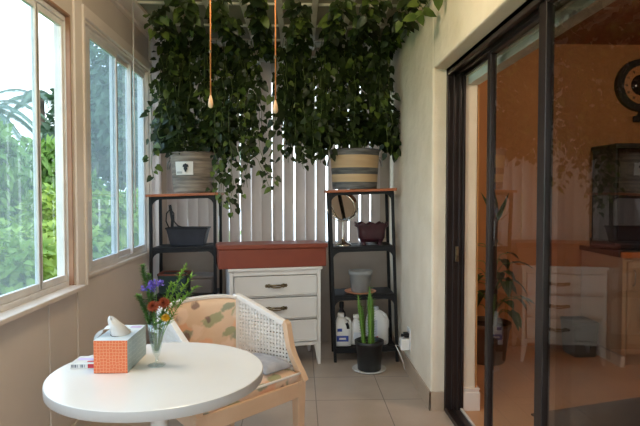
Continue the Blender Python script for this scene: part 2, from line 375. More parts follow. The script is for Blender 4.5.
def win(n, W, stiles, glass, x=LX, sillp=.06, brown=True, near=.03):
    s0, s1, z0, z1 = W
    w = struct_empty('window_%d' % n)
    f = MB()
    f.box(x - .085, s0, z0, x - .022, s0 + near, z1); f.box(x - .085, s1 - .012, z0, x - .022, s1, z1)
    f.box(x - .085, s0 + near, z1 - .035, x - .022, s1 - .012, z1); f.box(x - .085, s0 + near, z0, x - .022, s1 - .012, z0 + .045)
    f.build('window_frame', M['alu'], w, bevel=.003)
    j = MB(); j.box(x - .022, s1 - .012, z0, x, s1 + .0, z1); j.box(x - .022, s0, z0, x, s0 + .012, z1); j.box(x - .022, s0 + .012, z1 - .012, x, s1 - .012, z1)
    j.build('jamb_lining', M['frame_brown'] if brown else M['post'], w)
    sb = MB(); sb.box(x - .022, s0, z0, x + sillp, s1 + (.0 if brown else .02), z0 + .022); sb.build('window_sill', M['sill'], w, bevel=.004)
    for q, (a, b, dx) in enumerate(stiles):      # sashes
        sa = MB(); X0, X1 = x - .068 + dx, x - .046 + dx
        sa.box(X0, a, z0 + .045, X1, a + .026, z1 - .035); sa.box(X0, b - .022, z0 + .045, X1, b, z1 - .035)
        sa.box(X0, a + .026, z0 + .045, X1, b - .026, z0 + .08); sa.box(X0, a + .026, z1 - .065, X1, b - .026, z1 - .035)
        so = sa.build('sash', M['alu'], w, bevel=.002)
        g = MB(); g.box((X0 + X1) / 2 - .002, a + .024, z0 + .078, (X0 + X1) / 2 + .002, b - .024, z1 - .063); g.build('pane', glass[q % len(glass)], so)
    return w
win(1, W1, [(1.33, 2.618, .012), (2.606, 2.896, .012)], [M['glass_veil'], M['glass']])
w2 = win(2, W2, [(3.20, 3.70, .022), (3.67, 4.02, 0), (3.99, 4.335, .022)], [M['glass_blue']], sillp=.012, brown=False, near=.14)
l = MB(); l.cbox((LX - .018, 3.185, 1.30), (.016, .022, .075)); l.build('latch', M['alu'], w2, bevel=.003)
win(4, W4, [(-1.17, -.05, .022), (-.08, 1.02, 0)], [M['glass']])  # unseen window beside the camera, added to let in more daylight
def win_x(n, W, y, t, cuts):
    s0, s1, z0, z1 = W; w = struct_empty('window_%d' % n); f = MB()
    f.box(s0, y, z0, s0 + .04, y + t, z1); f.box(s1 - .04, y, z0, s1, y + t, z1); f.box(s0 + .04, y, z0, s1 - .04, y + t, z0 + .05); f.box(s0 + .04, y, z1 - .05, s1 - .04, y + t, z1)
    for c in cuts: f.box(c - .025, y + .002, z0 + .05, c + .025, y + t - .002, z1 - .05)
    f.build('window_frame', M['alu'], w, bevel=.003)
    g = MB(); g.box(s0 + .03, y + t / 2 - .002, z0 + .04, s1 - .03, y + t / 2 + .002, z1 - .04); g.build('pane', M['glass'], w)
win_x(3, W3, BY + .05, .05, (-.2,))
win_x(5, W5, -1.58, .05, (-.15,))  # unseen window behind the camera, added and made large for fill light

# sliding glass door
d1 = struct_empty('door_1')
f = MB(); X0, X1 = .868, .978
f.box(X0, WE - .03, 0, X0 + .012, WE, 2.045); f.box(X1 - .012, WE - .03, 0, X1, WE, 2.045); f.box(X0, WE - .014, 0, X1, WE, 2.045)
f.box(X0 + .04, WE - .024, 0, X0 + .052, WE, 2.03); f.box(X0 + .075, WE - .024, 0, X0 + .085, WE, 2.03)
f.box(X0, .3, 2.0, X0 + .014, WE, 2.045); f.box(X0, .3, 2.02, X1, WE, 2.045); f.box(X1 - .012, .3, 2.0, X1, WE, 2.045); f.box(X0 + .05, .3, 2.0, X0 + .06, WE, 2.03)
f.box(X0, .3, 0, X1, .34, 2.045); f.build('door_frame', M['bronze'], d1, bevel=.002)
f = MB(); f.box(X0, .34, 0, X1 - .02, WE - .03, .012); f.box(X0, .34, .012, X0 + .01, WE - .03, .026); f.box(X0 + .045, .34, .012, X0 + .052, WE - .03, .026)
f.build('door_track', M['bronze'], d1)
f = MB(); f.box(X1 - .02, .34, 0, X1 - .006, WE - .03, .022); f.build('track_guide', M['whiteline'], d1)
def panel(x, y0, y1, sw, handle):
    p = MB(); t = .032
    p.box(x, y1 - sw, .026, x + t, y1, 2.012); p.box(x, y0, .026, x + t, y0 + sw, 2.012)
    p.box(x, y0 + sw, .026, x + t, y1 - sw, .11); p.box(x, y0 + sw, 1.985, x + t, y1 - sw, 2.012)
    o = p.build('door_panel', M['bronze'], d1, bevel=.003)
    g = MB(); g.box(x + t / 2 - .003, y0 + sw - .005, .105, x + t / 2 + .003, y1 - sw + .005, 1.99); g.build('glass_pane', M['doorglass'], o)
    if handle:
        h = MB(); h.box(x - .012, y1 - .045, .95, x, y1 - .02, 1.12); h.build('door_handle', M['bronze'], o, bevel=.004)
panel(.925, 1.35, 2.655, .045, False)
panel(.882, .36, 1.985, .062, False)
# deadbolt plates on the jamb
l = MB(); l.cbox((.93, WE - .034, .95), (.018, .01, .09)); l.build('strike_plate', M['brass'], d1, bevel=.002)

# ------------------------------------------------------------------ vertical blind
vb = thing('vertical_blind', 'long white vertical blind across the back window behind the hanging vines', 'blind', (0, 4.615, 0))
m = MB(); m.box(-1.12, -.03, 2.42, .74, .03, 2.47); m.build('headrail', M['alu'], vb, bevel=.003)
x = -1.08; k = 0
while x < .72:
    ang = rnd(10, 26) if random.random() < .75 else rnd(34, 52)
    v = MB(); n = 6; w = .089; vs = []; A = math.radians(ang)
    for side in (0, .0012):
        for zz in (.815, 2.42):
            for i in range(n + 1):
                u = (i / n - .5) * w; bow = .006 * (1 - (2 * i / n - 1) ** 2) + side
                vs.append((u * math.cos(A) - bow * math.sin(A), u * math.sin(A) + bow * math.cos(A), zz))
    q = n + 1; fs = []
    for i in range(n):
        fs += [(i, i + 1, q + i + 1, q + i), (2 * q + i, 3 * q + i, 3 * q + i + 1, 2 * q + i + 1)]
    v.add(vs, fs, 0, True)
    v.build('vane', M['vane'], vb, loc=(x, rnd(-.002, .002), 0))
    x += rnd(.083, .100)

# ------------------------------------------------------------------ storage racks
def rack(label, x0, x1, y0, y1, levels, tilt, lean):
    cx = (x0 + x1) / 2
    r = thing('storage_rack', label, 'rack', (cx, y0, 0)); hw = (x1 - x0) / 2; D = y1 - y0; top = levels[-1]
    def px_(x, z): return x + lean * (1 - z / top)
    def pz(x, z): return z + tilt * x
    for sx in (-1, 1):
        for yy in (0, D):
            p = MB(); t = .0115; xs = sx * hw; zt = pz(xs, top) - .012
            pts = [(px_(xs, 0), 0), (px_(xs, zt), zt)]
            vs = []
            for (xx, zz) in pts: vs += [(xx - t, yy - t, zz), (xx + t, yy - t, zz), (xx + t, yy + t, zz), (xx - t, yy + t, zz)]
            p.add(vs, [(3, 2, 1, 0), (4, 5, 6, 7), (0, 1, 5, 4), (1, 2, 6, 5), (2, 3, 7, 6), (3, 0, 4, 7)]); p.build('post', M['black'], r, bevel=.003)
    for i, z in enumerate(levels):
        last = i == len(levels) - 1
        s = MB(); ov = .03 if last else -.008; th = .02 if last else .020
        xs0, xs1 = px_(-hw, z) - ov, px_(hw, z) + ov
        vs = []
        for (xx, side) in ((xs0, -hw - ov), (xs1, hw + ov)):
            z0 = pz(side, z)
            y_a, y_b = (-.035, D + .025) if last else (-.006, D + .008)
            vs += [(xx, y_a, z0 - th), (xx, y_b, z0 - th), (xx, y_b, z0), (xx, y_a, z0)]
        s.add(vs, [(0, 1, 2, 3), (7, 6, 5, 4), (0, 4, 5, 1), (3, 2, 6, 7), (0, 3, 7, 4), (1, 5, 6, 2)])
        s.build('top_board' if last else 'shelf', M['shelfwood'] if last else M['black'], r, bevel=.003)
        # apron rail with rounded corner brackets below every level
        zz = z - th
        rl = MB()
        vs = []
        for sx in (-1, 1):
            xx = px_(sx * hw, z); z0 = pz(sx * hw, zz)
            vs += [(xx, -.009, z0 - .022), (xx, .004, z0 - .022), (xx, .004, z0), (xx, -.009, z0)]
        rl.add(vs, [(0, 1, 2, 3), (7, 6, 5, 4), (0, 4, 5, 1), (3, 2, 6, 7), (0, 3, 7, 4), (1, 5, 6, 2)]); rl.build('rail', M['black'], r)
        if z > .2:
            for sx in (-1, 1):
                b = MB(); R = .065; xx = px_(sx * hw, z - .05) - sx * .008; z0 = pz(sx * hw, zz) - .02
                poly = [(xx, z0)] + [(xx - sx * R + sx * R * math.sin(a), z0 - R + R * math.cos(a)) for a in [PI / 2 * k / 6 for k in range(7)]]
                b.prism(poly, -.007, .005); b.build('corner_bracket', M['black'], r)
    return r
LV = [.12, .53, .905]
rackL = rack('black metal rack with brown top in the left corner holding the wood-look tub', -1.135, -.65, 4.15, 4.44, LV + [1.312], .03, 0)
rackR = rack('black metal rack with brown top in the right corner holding the striped tub', .228, .712, 4.15, 4.44, LV + [1.345], .03, .045)

# ------------------------------------------------------------------ pothos plants in tubs
def hang(mb, pts, sp, size, var=.12, stem=True):
    """one vine: stem through pts with alternate leaves"""
    pts = [Vector(p) for p in pts]
    if stem: mb.tube(pts, .0022, n=4, mi=0)
    acc = 0; side = 1
    for i in range(len(pts) - 1):
        a, b = pts[i], pts[i + 1]; L = (b - a).length; t = (sp - acc)
        while t < L:
            p = a + (b - a) * (t / L); side = -side
            ang = rnd(0, 2 * PI)
            o = Vector((math.cos(ang), math.sin(ang) - .45, rnd(-.2, .35))).normalized()
            q = p + o * rnd(.015, .05)
            d = (o * .8 + Vector((rnd(-.4, .4), rnd(-.4, .2), rnd(-1.3, -.3)))).normalized()
            s_ = size * rnd(.65, 1.2)
            mb.leaf(q, d, Vector((rnd(-.3, .3), -1 + rnd(-.2, .2), rnd(.2, .9))), s_, s_ * .78, mi=2 if random.random() < var else 1, fold=rnd(.1, .4), curl=rnd(0, .3))
            t += sp * rnd(.8, 1.2)
        acc = max(0, L - (t - sp))
def wiggle(p0, p1, n, amp):
    p0, p1 = Vector(p0), Vector(p1); out = []
    for i in range(n + 1):
        t = i / n; k = 1 if 0 < i else 0
        out.append(p0.lerp(p1, t) + Vector((rnd(-amp, amp), rnd(-amp, amp) * .6, rnd(-amp, amp) * .3)) * k)
    return out
LM = [M['stem'], M['leaf'], M['leaf_var']]
def bucket(root, r0, r1, h, mats, bands):
    b = MB(); n = len(bands)
    prof = [(r0 - .004, 0), (r0, .006)]
    for i, (z0, z1, mi) in enumerate(bands):
        ra, rb = r0 + (r1 - r0) * z0 / h, r0 + (r1 - r0) * z1 / h
        b.lathe([(ra, z0), (ra + .001, z0 + .004), (rb + .001, z1 - .004), (rb, z1)], n=36, mi=mi, cap=False)
    b.lathe([(r1, h), (r1 + .008, h - .002), (r1 + .01, h + .006), (r1 + .002, h + .012), (r1 - .012, h + .008), (r1 - .016, h - .03), (r1 - .02, h - .04)], n=36, mi=bands[-1][2], cap=False)
    b.lathe([(1e-5, .001), (r0, .001)], n=36, mi=0, cap=False)
    b.build('tub', mats, root)
    s = MB(); s.lathe([(1e-5, h - .03), (r1 - .016, h - .03)], n=24, cap=False); s.build('soil', M['soil'], root)
    for sx in (-1, 1):
        hd = MB(); z = h - .07
        hd.tube([(sx * (r1 - .004), -.05, z + .02), (sx * (r1 + .014), -.045, z - .0), (sx * (r1 + .022), -.025, z - .045), (sx * (r1 + .022), .025, z - .045), (sx * (r1 + .014), .045, z), (sx * (r1 - .004), .05, z + .02)], .006, n=6)
        hd.build('handle', M['steel'], root)

# left plant
pl = thing('potted_pothos', 'trailing pothos in the tagged weathered wood-look tub on the left rack', 'plant', (-.825, 4.295, 1.3175))
bucket(pl, .165, .188, .30, [M['zinc'], M['tubgrey']], [(0, .02, 0), (.02, .11, 0), (.11, .20, 0), (.20, .30, 0)])
t = MB()
def tagpt(u, v, rr): # wraps round the tub front
    a = -PI / 2 + u / .18; return (rr * math.cos(a), rr * math.sin(a), v)
vs = []; fs = []
for i in range(9):
    u = -.125 + .145 * i / 8
    vs += [tagpt(u, .135, .181), tagpt(u, .235, .189)]
for i in range(8): fs.append((2 * i, 2 * i + 2, 2 * i + 3, 2 * i + 1))
t.add(vs, fs, 0, True); tg = t.build('paper_tag', M['paper'], pl)
e = MB(); ln_ = MB()    # dark crest printed on the tag
for (u, v, w_, h_) in ((-.028, .182, .018, .014), (-.028, .199, .030, .008), (-.040, .205, .010, .010), (-.016, .205, .010, .010), (-.028, .211, .012, .010), (-.028, .166, .010, .010)):
    pts = [tagpt(u + -.006 + w_ * math.cos(a) * .8, v + h_ * math.sin(a) * 1.0, .1925) for a in [2 * PI * k / 10 for k in range(10)]]
    e.add(pts, [tuple(range(10))])
for k in range(2):
    ln_.add([tagpt(-.108, .147 + k * .008, .190), tagpt(-.06, .147 + k * .008, .190), tagpt(-.06, .150 + k * .008, .190), tagpt(-.108, .150 + k * .008, .190)], [(0, 1, 2, 3)])
e.build('printed_crest', M['ink'], tg); ln_.build('printed_lines', M['ink'], tg)
O = Vector((-.825, 4.295, 1.3175))
def loc(pts): return [Vector(p) - OO for p in pts]
def strand_curtain(spec, count, sp, size, mb):
    for k in range(count):
        x0, x1, zlo, zhi = random.choice(spec)
        x = rnd(x0, x1); y = rnd(4.16, 4.46); zt = rnd(2.42, 2.53); zb = rnd(zlo, zhi)
        n = max(4, int((zt - zb) / .09))
        hang(mb, loc(wiggle((x, y, zt), (x + rnd(-.05, .05), y + rnd(-.06, .04), zb), n, .02)), sp, size)
OO = O
fo = MB()
strand_curtain([(-1.05, -.98, 1.62, 1.9), (-1.0, -.66, 1.66, 1.9), (-1.0, -.62, 1.66, 1.9), (-.72, -.42, 1.5, 1.8), (-.47, -.34, 1.62, 1.95)], 78, .05, .066, fo)
for k in range(420):       # bushy crown over the tub
    a, b, r = rnd(0, 2 * PI), rnd(-.2, 1), rnd(.3, 1) ** .5
    c = Vector((.29 * r * math.cos(a), .15 * r * math.sin(a), .36 + .26 * r * b))
    d = Vector((math.cos(a), math.sin(a) - .4, rnd(-1, .2)))
    s_ = rnd(.05, .085); fo.leaf(c, d, Vector((0, -.8, .6)), s_, s_ * .8, 2 if random.random() < .08 else 1)
for k in range(70):        # stems out of the soil
    a = rnd(0, 2 * PI); r = rnd(0, .12)
    fo.tube([(r * math.cos(a), r * math.sin(a), .27), (r * 1.6 * math.cos(a), r * 1.2 * math.sin(a), .40), (r * 2 * math.cos(a), r * 1.3 * math.sin(a), .55)], .0025, n=4, mi=0)
fo.build('foliage', LM, pl)
def ceiling_run(name, root, x, y0, y1, dens=.027, size=.066, spread=.045):
    v = MB(); n = 12
    for q in range(3):
        xx = x + rnd(-spread, spread); pts = []
        for i in range(n + 1):
            t_ = i / n; pts.append((xx + rnd(-.02, .02), y0 + (y1 - y0) * t_, 2.475 + rnd(-.05, .03) - (.05 * math.sin(PI * t_ * 2) ** 2)))
        hang(v, loc(pts), dens, size, .2)
    v.build(name, LM, root)
for x, ye in ((-.92, 3.5), (-.73, 3.2), (-.49, 3.25), (-.25, 3.2)): ceiling_run('ceiling_vine', pl, x, 4.5, ye)
for (x, y, zt, zb) in ((-1.115, 4.12, 2.2, 1.42), (-1.05, 4.1, 2.3, 1.62), (-.63, 4.1, 2.1, 1.30), (-.57, 4.13, 2.3, 1.22), (-.52, 4.1, 2.2, 1.13), (-.47, 4.15, 2.2, 1.18), (-.60, 4.16, 2, 1.2), (-.42, 4.16, 2.3, 1.36), (-.36, 4.2, 2.4, 1.62), (-.26, 4.15, 1.75, 1.34), (-.18, 4.16, 1.8, 1.33)):
    v = MB(); hang(v, loc(wiggle((x if zt > 1.8 and x != -.18 else x - .16, y, zt), (x + rnd(-.03, .03), y, zb), 9, .018)), .036, .056, .25); v.build('trailing_vine', LM, pl)

# right plant
pr = thing('potted_pothos', 'trailing pothos in the tan and grey striped tub on the right rack', 'plant', (.435, 4.295, 1.3465))
bucket(pr, .175, .195, .30, [M['tubtan'], M['tubgrey'], M['soil']], [(0, .055, 1), (.055, .115, 0), (.115, .165, 1), (.165, .262, 0), (.262, .30, 1)])
OO = Vector((.435, 4.295, 1.3465)); fo = MB()
strand_curtain([(-.16, .0, 1.6, 2.0), (-.1, .22, 1.56, 1.8), (-.08, .22, 1.56, 1.8), (.2, .62, 1.70, 1.95), (.2, .62, 1.7, 1.95), (.55, .70, 1.72, 2.0)], 88, .05, .068, fo)
for k in range(620):
    a, b, r = rnd(0, 2 * PI), rnd(-.3, 1), rnd(.3, 1) ** .5
    c = Vector((min(.335, .37 * r * math.cos(a)), .15 * r * math.sin(a), .42 + .22 * r * b))
    if abs(c.x) < .2 and c.z < .34: c.z += .1
    if abs(c.x) > .22: c.z -= rnd(0, .08)
    d = Vector((math.cos(a) * .6, math.sin(a) - .5, rnd(-1, .2)))
    if c.x > .27: d.x = -abs(d.x) * .3
    s_ = rnd(.055, .09); fo.leaf(c, d, Vector((0, -.8, .6)), s_, s_ * .8, 2 if random.random() < .06 else 1)
for k in range(70):
    a = rnd(0, 2 * PI); r = rnd(0, .12)
    fo.tube([(r * math.cos(a), r * math.sin(a), .27), (r * 1.6 * math.cos(a), r * 1.2 * math.sin(a), .42), (r * 2 * math.cos(a), r * 1.3 * math.sin(a), .58)], .0025, n=4, mi=0)
fo.build('foliage', LM, pr)
for x in (-.02, .22, .46, .66): ceiling_run('ceiling_vine', pr, x, 4.5, rnd(3.15, 3.4))
for (x, y, zt, zb) in ((-.10, 4.12, 2.3, 1.55), (-.04, 4.12, 2.3, 1.62), (.04, 4.1, 2.2, 1.50), (.10, 4.1, 2.2, 1.52), (.16, 4.1, 2.2, 1.54), (.21, 4.1, 2.0, 1.58), (.66, 4.1, 2.1, 1.62), (.70, 4.14, 2.1, 1.6)):
    v = MB(); hang(v, loc(wiggle((x, y, zt), (x + rnd(-.02, .02), y, zb), 8, .015)), .036, .06, .1); v.build('trailing_vine', LM, pr)
v = MB()    # the runner that dangles by the stuccoed wall near the top right
pts = [(.66, 3.42, 2.50), (.66, 3.25, 2.47), (.67, 3.1, 2.42), (.68, 3.0, 2.33), (.665, 2.93, 2.28), (.62, 2.92, 2.25)]
v.tube(loc(pts), .0028, n=5, mi=0)
v.tube(loc([(.68, 3.0, 2.33), (.71, 2.92, 2.36), (.74, 2.86, 2.38)]), .0024, n=5, mi=0)
for (p, d, s_) in (((.74, 2.86, 2.38), (.25, -.1, .2), .075), ((.73, 2.88, 2.36), (.1, -.1, -1), .085), ((.68, 2.98, 2.31), (.9, -.1, -.35), .08), ((.665, 2.95, 2.29), (-.4, 0, -.2), .06), ((.64, 2.93, 2.27), (.2, -.2, -.5), .07), ((.62, 2.92, 2.26), (-.9, -.1, -.3), .075), ((.66, 3.05, 2.38), (-.8, -.2, -.3), .07)):
    v.leaf(Vector(p) - OO, Vector(d), Vector((0, -1, .3)), s_, s_ * .75, 2 if random.random() < .6 else 1, .2, .1)
v.build('trailing_vine', LM, pr)

# ------------------------------------------------------------------ pull cords
def pull(x, y, zb, label):
    r = thing('pull_cord', label, 'pull cord', (x, y, zb), group=None)
    c = MB(); H = CEIL - zb
    c.tube([(0, 0, .035), (.001, 0, .3), (0, 0, .6), (.001, 0, H - .01)], .0026, n=6); c.lathe([(.004, H - .012), (.014, H - .008), (.016, H)], n=12)
    c.build('cord', M['rope'], r)
    b = MB(); b.lathe([(.0035, 0), (.008, .004), (.0095, .014), (.0075, .028), (.0045, .042), (.003, .047)], n=14); b.build('toggle', M['toggle'], r)
    f = MB(); f.lathe([(.0045, .20), (.0055, .205), (.0045, .21)], n=10); f.build('ferrule', M['brass'], r)
pull(-.326, 2.0, 1.618, 'orange pull cord with a wooden toggle hanging over the left tub')
pull(-.0895, 2.0, 1.600, 'orange pull cord with a wooden toggle hanging right of the vine gap, mid ceiling')
r = thing('blind_wand', 'thin clear wand hanging from the track by the far left window', 'wand', (-1.085, 3.6, 1.2))
m = MB(); m.tube([(0, 0, 0), (0, 0, 1.35)], .004, n=6); m.build('rod', M['alu'], r)

# ------------------------------------------------------------------ dresser
DR = math.radians(11.5)
dr = thing('dresser', 'white three-drawer dresser with tapered legs between the two racks', 'dresser', (-.18, 4.03, 0), DR)
hw, dp = .345, .40
m = MB(); m.box(-hw, 0, .155, -hw + .03, dp, .735); m.box(hw - .03, 0, .155, hw, dp, .735); m.box(-hw, dp - .015, .155, hw, dp, .735)
m.box(-hw + .03, 0, .155, hw - .03, dp, .185); m.box(-hw + .03, 0, .70, hw - .03, dp, .735)
for z in (.365, .54): m.box(-hw + .03, .004, z - .006, hw - .03, dp, z + .006)
m.build('carcass', M['white'], dr, bevel=.004)
m = MB(); m.box(-hw - .012, -.015, .735, hw + .012, dp + .005, .757); m.build('dresser_top', M['white'], dr, bevel=.006)
for (z0, z1) in ((.192, .355), (.375, .530), (.550, .696)):
    m = MB(); m.box(-hw + .037, -.010, z0 + .002, hw - .037, .30, z1 - .002)
    # raised border of the drawer front
    for (a0, b0, a1, b1) in ((-hw + .035, z0, hw - .035, z0 + .014), (-hw + .035, z1 - .014, hw - .035, z1), (-hw + .035, z0, -hw + .049, z1), (hw - .049, z0, hw - .035, z1)):
        m.box(a0, -.014, b0, a1, -.007, b1)
    do = m.build('drawer', M['white'], dr, bevel=.002); zc = (z0 + z1) / 2
    h = MB()
    for sx in (-1, 1):
        h.lathe([(.012, 0), (.012, .004), (.005, .006), (.004, .016)], n=12, mtx=Matrix.Translation((sx * .045, -.008, zc)) @ Matrix.Rotation(PI / 2, 4, 'X'))
        h.prism([(sx * .03, zc + .008), (sx * .066, zc + .010), (sx * .072, zc), (sx * .066, zc - .010), (sx * .03, zc - .008)], -.0105, -.0085)
    h.tube([(-.05, -.022, zc), (-.03, -.030, zc + .004), (0, -.033, zc + .006), (.03, -.030, zc + .004), (.05, -.022, zc)], .0052, n=8)
    h.tube([(-.045, -.024, zc), (-.02, -.029, zc - .008), (.02, -.029, zc - .008), (.045, -.024, zc)], .004, n=8)
    ho = h.build('handle', M['brass'], do); ho.scale = (1.2, 1.25, 1.3); ho.location = (0, .003, -zc * .3)
for sx in (-1, 1):
    for yy in (.022, dp - .022):
        l = MB(); xo = sx * (hw - .024); xb = sx * (hw - .008)
        vs = [(xb - .01, yy - .01, 0), (xb + .01, yy - .01, 0), (xb + .01, yy + .01, 0), (xb - .01, yy + .01, 0), (xo - .024, yy - .022, .16), (xo + .024, yy - .022, .16), (xo + .024, yy + .022, .16), (xo - .024, yy + .022, .16)]
        l.add(vs, [(3, 2, 1, 0), (4, 5, 6, 7), (0, 1, 5, 4), (1, 2, 6, 5), (2, 3, 7, 6), (3, 0, 4, 7)]); l.build('leg', M['white'], dr, bevel=.003)
# terracotta chest tray on top
tr = thing('lidded_box', 'long terracotta red box lying across the top of the white dresser', 'box', (-.196, 4.02, .7575), DR)
m = MB(); m.box(-.405, 0, 0, .405, .29, .142); m.build('body', M['terra'], tr, bevel=.006)
m = MB(); m.box(-.415, -.012, .142, .415, .30, .176); m.build('lid', M['terra'], tr, bevel=.007)

# ------------------------------------------------------------------ table
TX, TY, TZ = -.484, 1.85, .70
tb = thing('round_table', 'small round white pedestal table in the foreground', 'table', (TX, TY, 0))
m = MB(); m.lathe([(.1, TZ - .033), (.352, TZ - .033)], n=96, cap=False); m.lathe([(.352, TZ - .033), (.3545, TZ - .031), (.355, TZ - .004), (.3545, TZ - .0015)], n=96, cap=False, mi=1); m.lathe([(.3545, TZ - .0015), (.352, TZ)], n=96)
m.build('tabletop', [M['laminate'], M['edgeband']], tb)
m = MB(); m.lathe([(.12, TZ - .033), (.12, TZ - .045), (.03, TZ - .055), (.028, .4), (.05, .28), (.055, .2), (.035, .14)], n=24); m.build('column', M['laminate'], tb)
for k in range(4):
    a = PI / 4 + k * PI / 2; f = MB()
    f.tube([(.03 * math.cos(a), .03 * math.sin(a), .22), (.12 * math.cos(a), .12 * math.sin(a), .17), (.22 * math.cos(a), .22 * math.sin(a), .06), (.30 * math.cos(a), .30 * math.sin(a), .018)], .018, n=8); f.build('foot', M['laminate'], tb)
# tissue box
tx = thing('tissue_box', 'orange and blue tissue box with a tissue pulled up, on the table', 'tissue box', (-.637, 1.822, TZ + .0005), 0)
bw, bd, bh = .0565, .22, .111
m = MB(); m.box(-bw, 0, 0, bw, bd, bh)
m.mi = [0, 2, 0, 1, 0, 1]
m.build('carton', [M['carton_o'], M['carton_b'], M['carton_t']], tx, bevel=.0015)
m = MB(); n = 16
m.add([(.030 * math.cos(2 * PI * k / n), .105 + .06 * math.sin(2 * PI * k / n), bh + .0008) for k in range(n)], [tuple(range(n))]); m.build('slot', M['slate'], tx)
m = MB(); m.add([(.012, .172, bh + .001), (.05, .172, bh + .001), (.05, .200, bh + .001), (.012, .200, bh + .001)], [(0, 1, 2, 3)]); m.build('printed_mark', M['lilac'], tx)
m = MB(); nu, nv = 14, 8; vs = []
for i in range(nu + 1):
    u = i / nu * 2 * PI
    for j in range(nv + 1):
        v = j / nv
        rx = .030 * (1 - v) ** .55 + .006 * math.sin(3 * u + 4 * v) * v + .004; ry = .052 * (1 - v) ** .7 + .008 * math.cos(2 * u + 3 * v) * v
        vs.append((rx * math.cos(u) + .006 - .024 * v, .10 + ry * math.sin(u) - .04 * v, bh - .004 + .066 * v + .010 * math.sin(2 * u) * v))
q = nv + 1
m.add(vs, [(i * q + j, (i + 1) * q + j, (i + 1) * q + j + 1, i * q + j + 1) for i in range(nu) for j in range(nv)], 0, True)
# a fold that droops over the left edge
fp = []
for i in range(8):
    t = i / 7; xx = -.015 - .056 * math.sin(t * PI / 2); zz = bh + .028 * math.cos(t * PI / 2 * 1.15) - .002 * t
    for j in range(4): fp.append((xx, .04 + .03 * j + .006 * math.sin(3 * t + j), zz + .004 * math.sin(j * 2 + t * 3)))
m.add(fp, [(i * 4 + j, i * 4 + j + 1, (i + 1) * 4 + j + 1, (i + 1) * 4 + j) for i in range(7) for j in range(3)], 0, True)
m.build('tissue', M['tissue'], tx, sub=1)
# small medicine box
bx = thing('medicine_box', 'flat white box with red print lying beside the tissue box', 'box', (-.752, 1.872, TZ + .0005), 0)
m = MB(); m.box(-.04, 0, 0, .052, .085, .020); m.build('carton', M['ceramic'], bx, bevel=.001)
m = MB()
m.box(.020, -.0006, .003, .050, 0, .017); m.build('red_panel', M['red'], bx)
m = MB()
for (a, b) in ((-.036, -.031), (-.029, -.027), (-.025, -.019), (-.016, -.014), (-.006, -.004), (-.002, .004), (.008, .010)): m.box(a, -.0006, .005, b, 0, .015)
m.build('print', M['greyprint'], bx)
m = MB(); m.box(.012, .012, .020, .048, .026, .0204); m.build('red_panel', M['red'], bx)
m = MB(); m.box(-.03, .035, .020, .03, .06, .0204); m.build('print', M['lilac'], bx)
# vase
VX, VY = -.504, 1.90
va = thing('glass_vase', 'clear footed glass vase of flowers beside the tissue box', 'vase', (VX, VY, TZ + .0005))
m = MB(); m.lathe([(1e-5, .0), (.030, .001), (.031, .004), (.022, .007), (.006, .012), (.005, .030), (.012, .042), (.019, .07), (.026, .11), (.031, .150), (.0285, .150), (.0235, .11), (.016, .07), (.009, .046), (1e-5, .044)], n=24, cap=False)
m.build('vase_glass', M['clear'], va)
m = MB(); m.lathe([(1e-5, .0455), (.0085, .047), (.0155, .071), (.0205, .095), (1e-5, .095)], n=20, cap=False); m.build('water', M['water'], va)
# flowers standing in the vase
VB = Vector((VX, VY, TZ))
def P3(dx, dy, dz): return Vector((dx, dy, dz))
def sprig(name, label, cat, tip, base, build, group=None):
    r = thing(name, label, cat, tuple(VB + base), group=group)
    mid = (tip - base) * .45 + Vector((0, 0, .03)); mid.x *= .55; mid.y *= .55
    pts = []
    for i in range(9):
        t = i / 8; pts.append((mid * 2 * t * (1 - t)) + (tip - base) * t * t)
    s = MB(); s.tube(pts, .0016, n=5, r1=.0009); s.build('stem', M['spikeleaf'], r)
    build(r, pts)
def spike(r, pts):
    m = MB()
    for i in range(280):
        t = rnd(.4, 1); k = min(7, int(t * 8)); f = t * 8 - k; p = pts[k].lerp(pts[k + 1], f)
        a = rnd(0, 2 * PI); d = Vector((math.cos(a), math.sin(a), rnd(.1, .9))); m.leaf(p, d, Vector((0, 0, 1)), rnd(.012, .021), .008, 0, .2, .1)
    m.build('leaves', M['spikeleaf'], r)
def feather(r, pts):
    m = MB()
    for i in range(90):
        t = rnd(.35, 1); k = min(7, int(t * 8)); f = t * 8 - k; p = pts[k].lerp(pts[k + 1], f)
        a = rnd(0, 2 * PI); d = (pts[k + 1] - pts[k]).normalized() * rnd(.6, 1.4) + Vector((math.cos(a), math.sin(a), rnd(-.1, .6))); m.leaf(p, d, Vector((0, 0, 1)), rnd(.014, .03), .006, 0, .2, .2)
    m.build('leaves', M['featherleaf'], r)
def statice(r, pts):
    m = MB()
    for i in range(60):
        c = pts[-1] + Vector((rnd(-.024, .024), rnd(-.015, .015), rnd(-.010, .008)))
        d = Vector((rnd(-1, 1), rnd(-1, .4), rnd(0, 1))); m.leaf(c, d, Vector((0, 0, 1)), rnd(.008, .013), .008, 0, .5, 0)
    m.build('blossom', M['purple'], r)
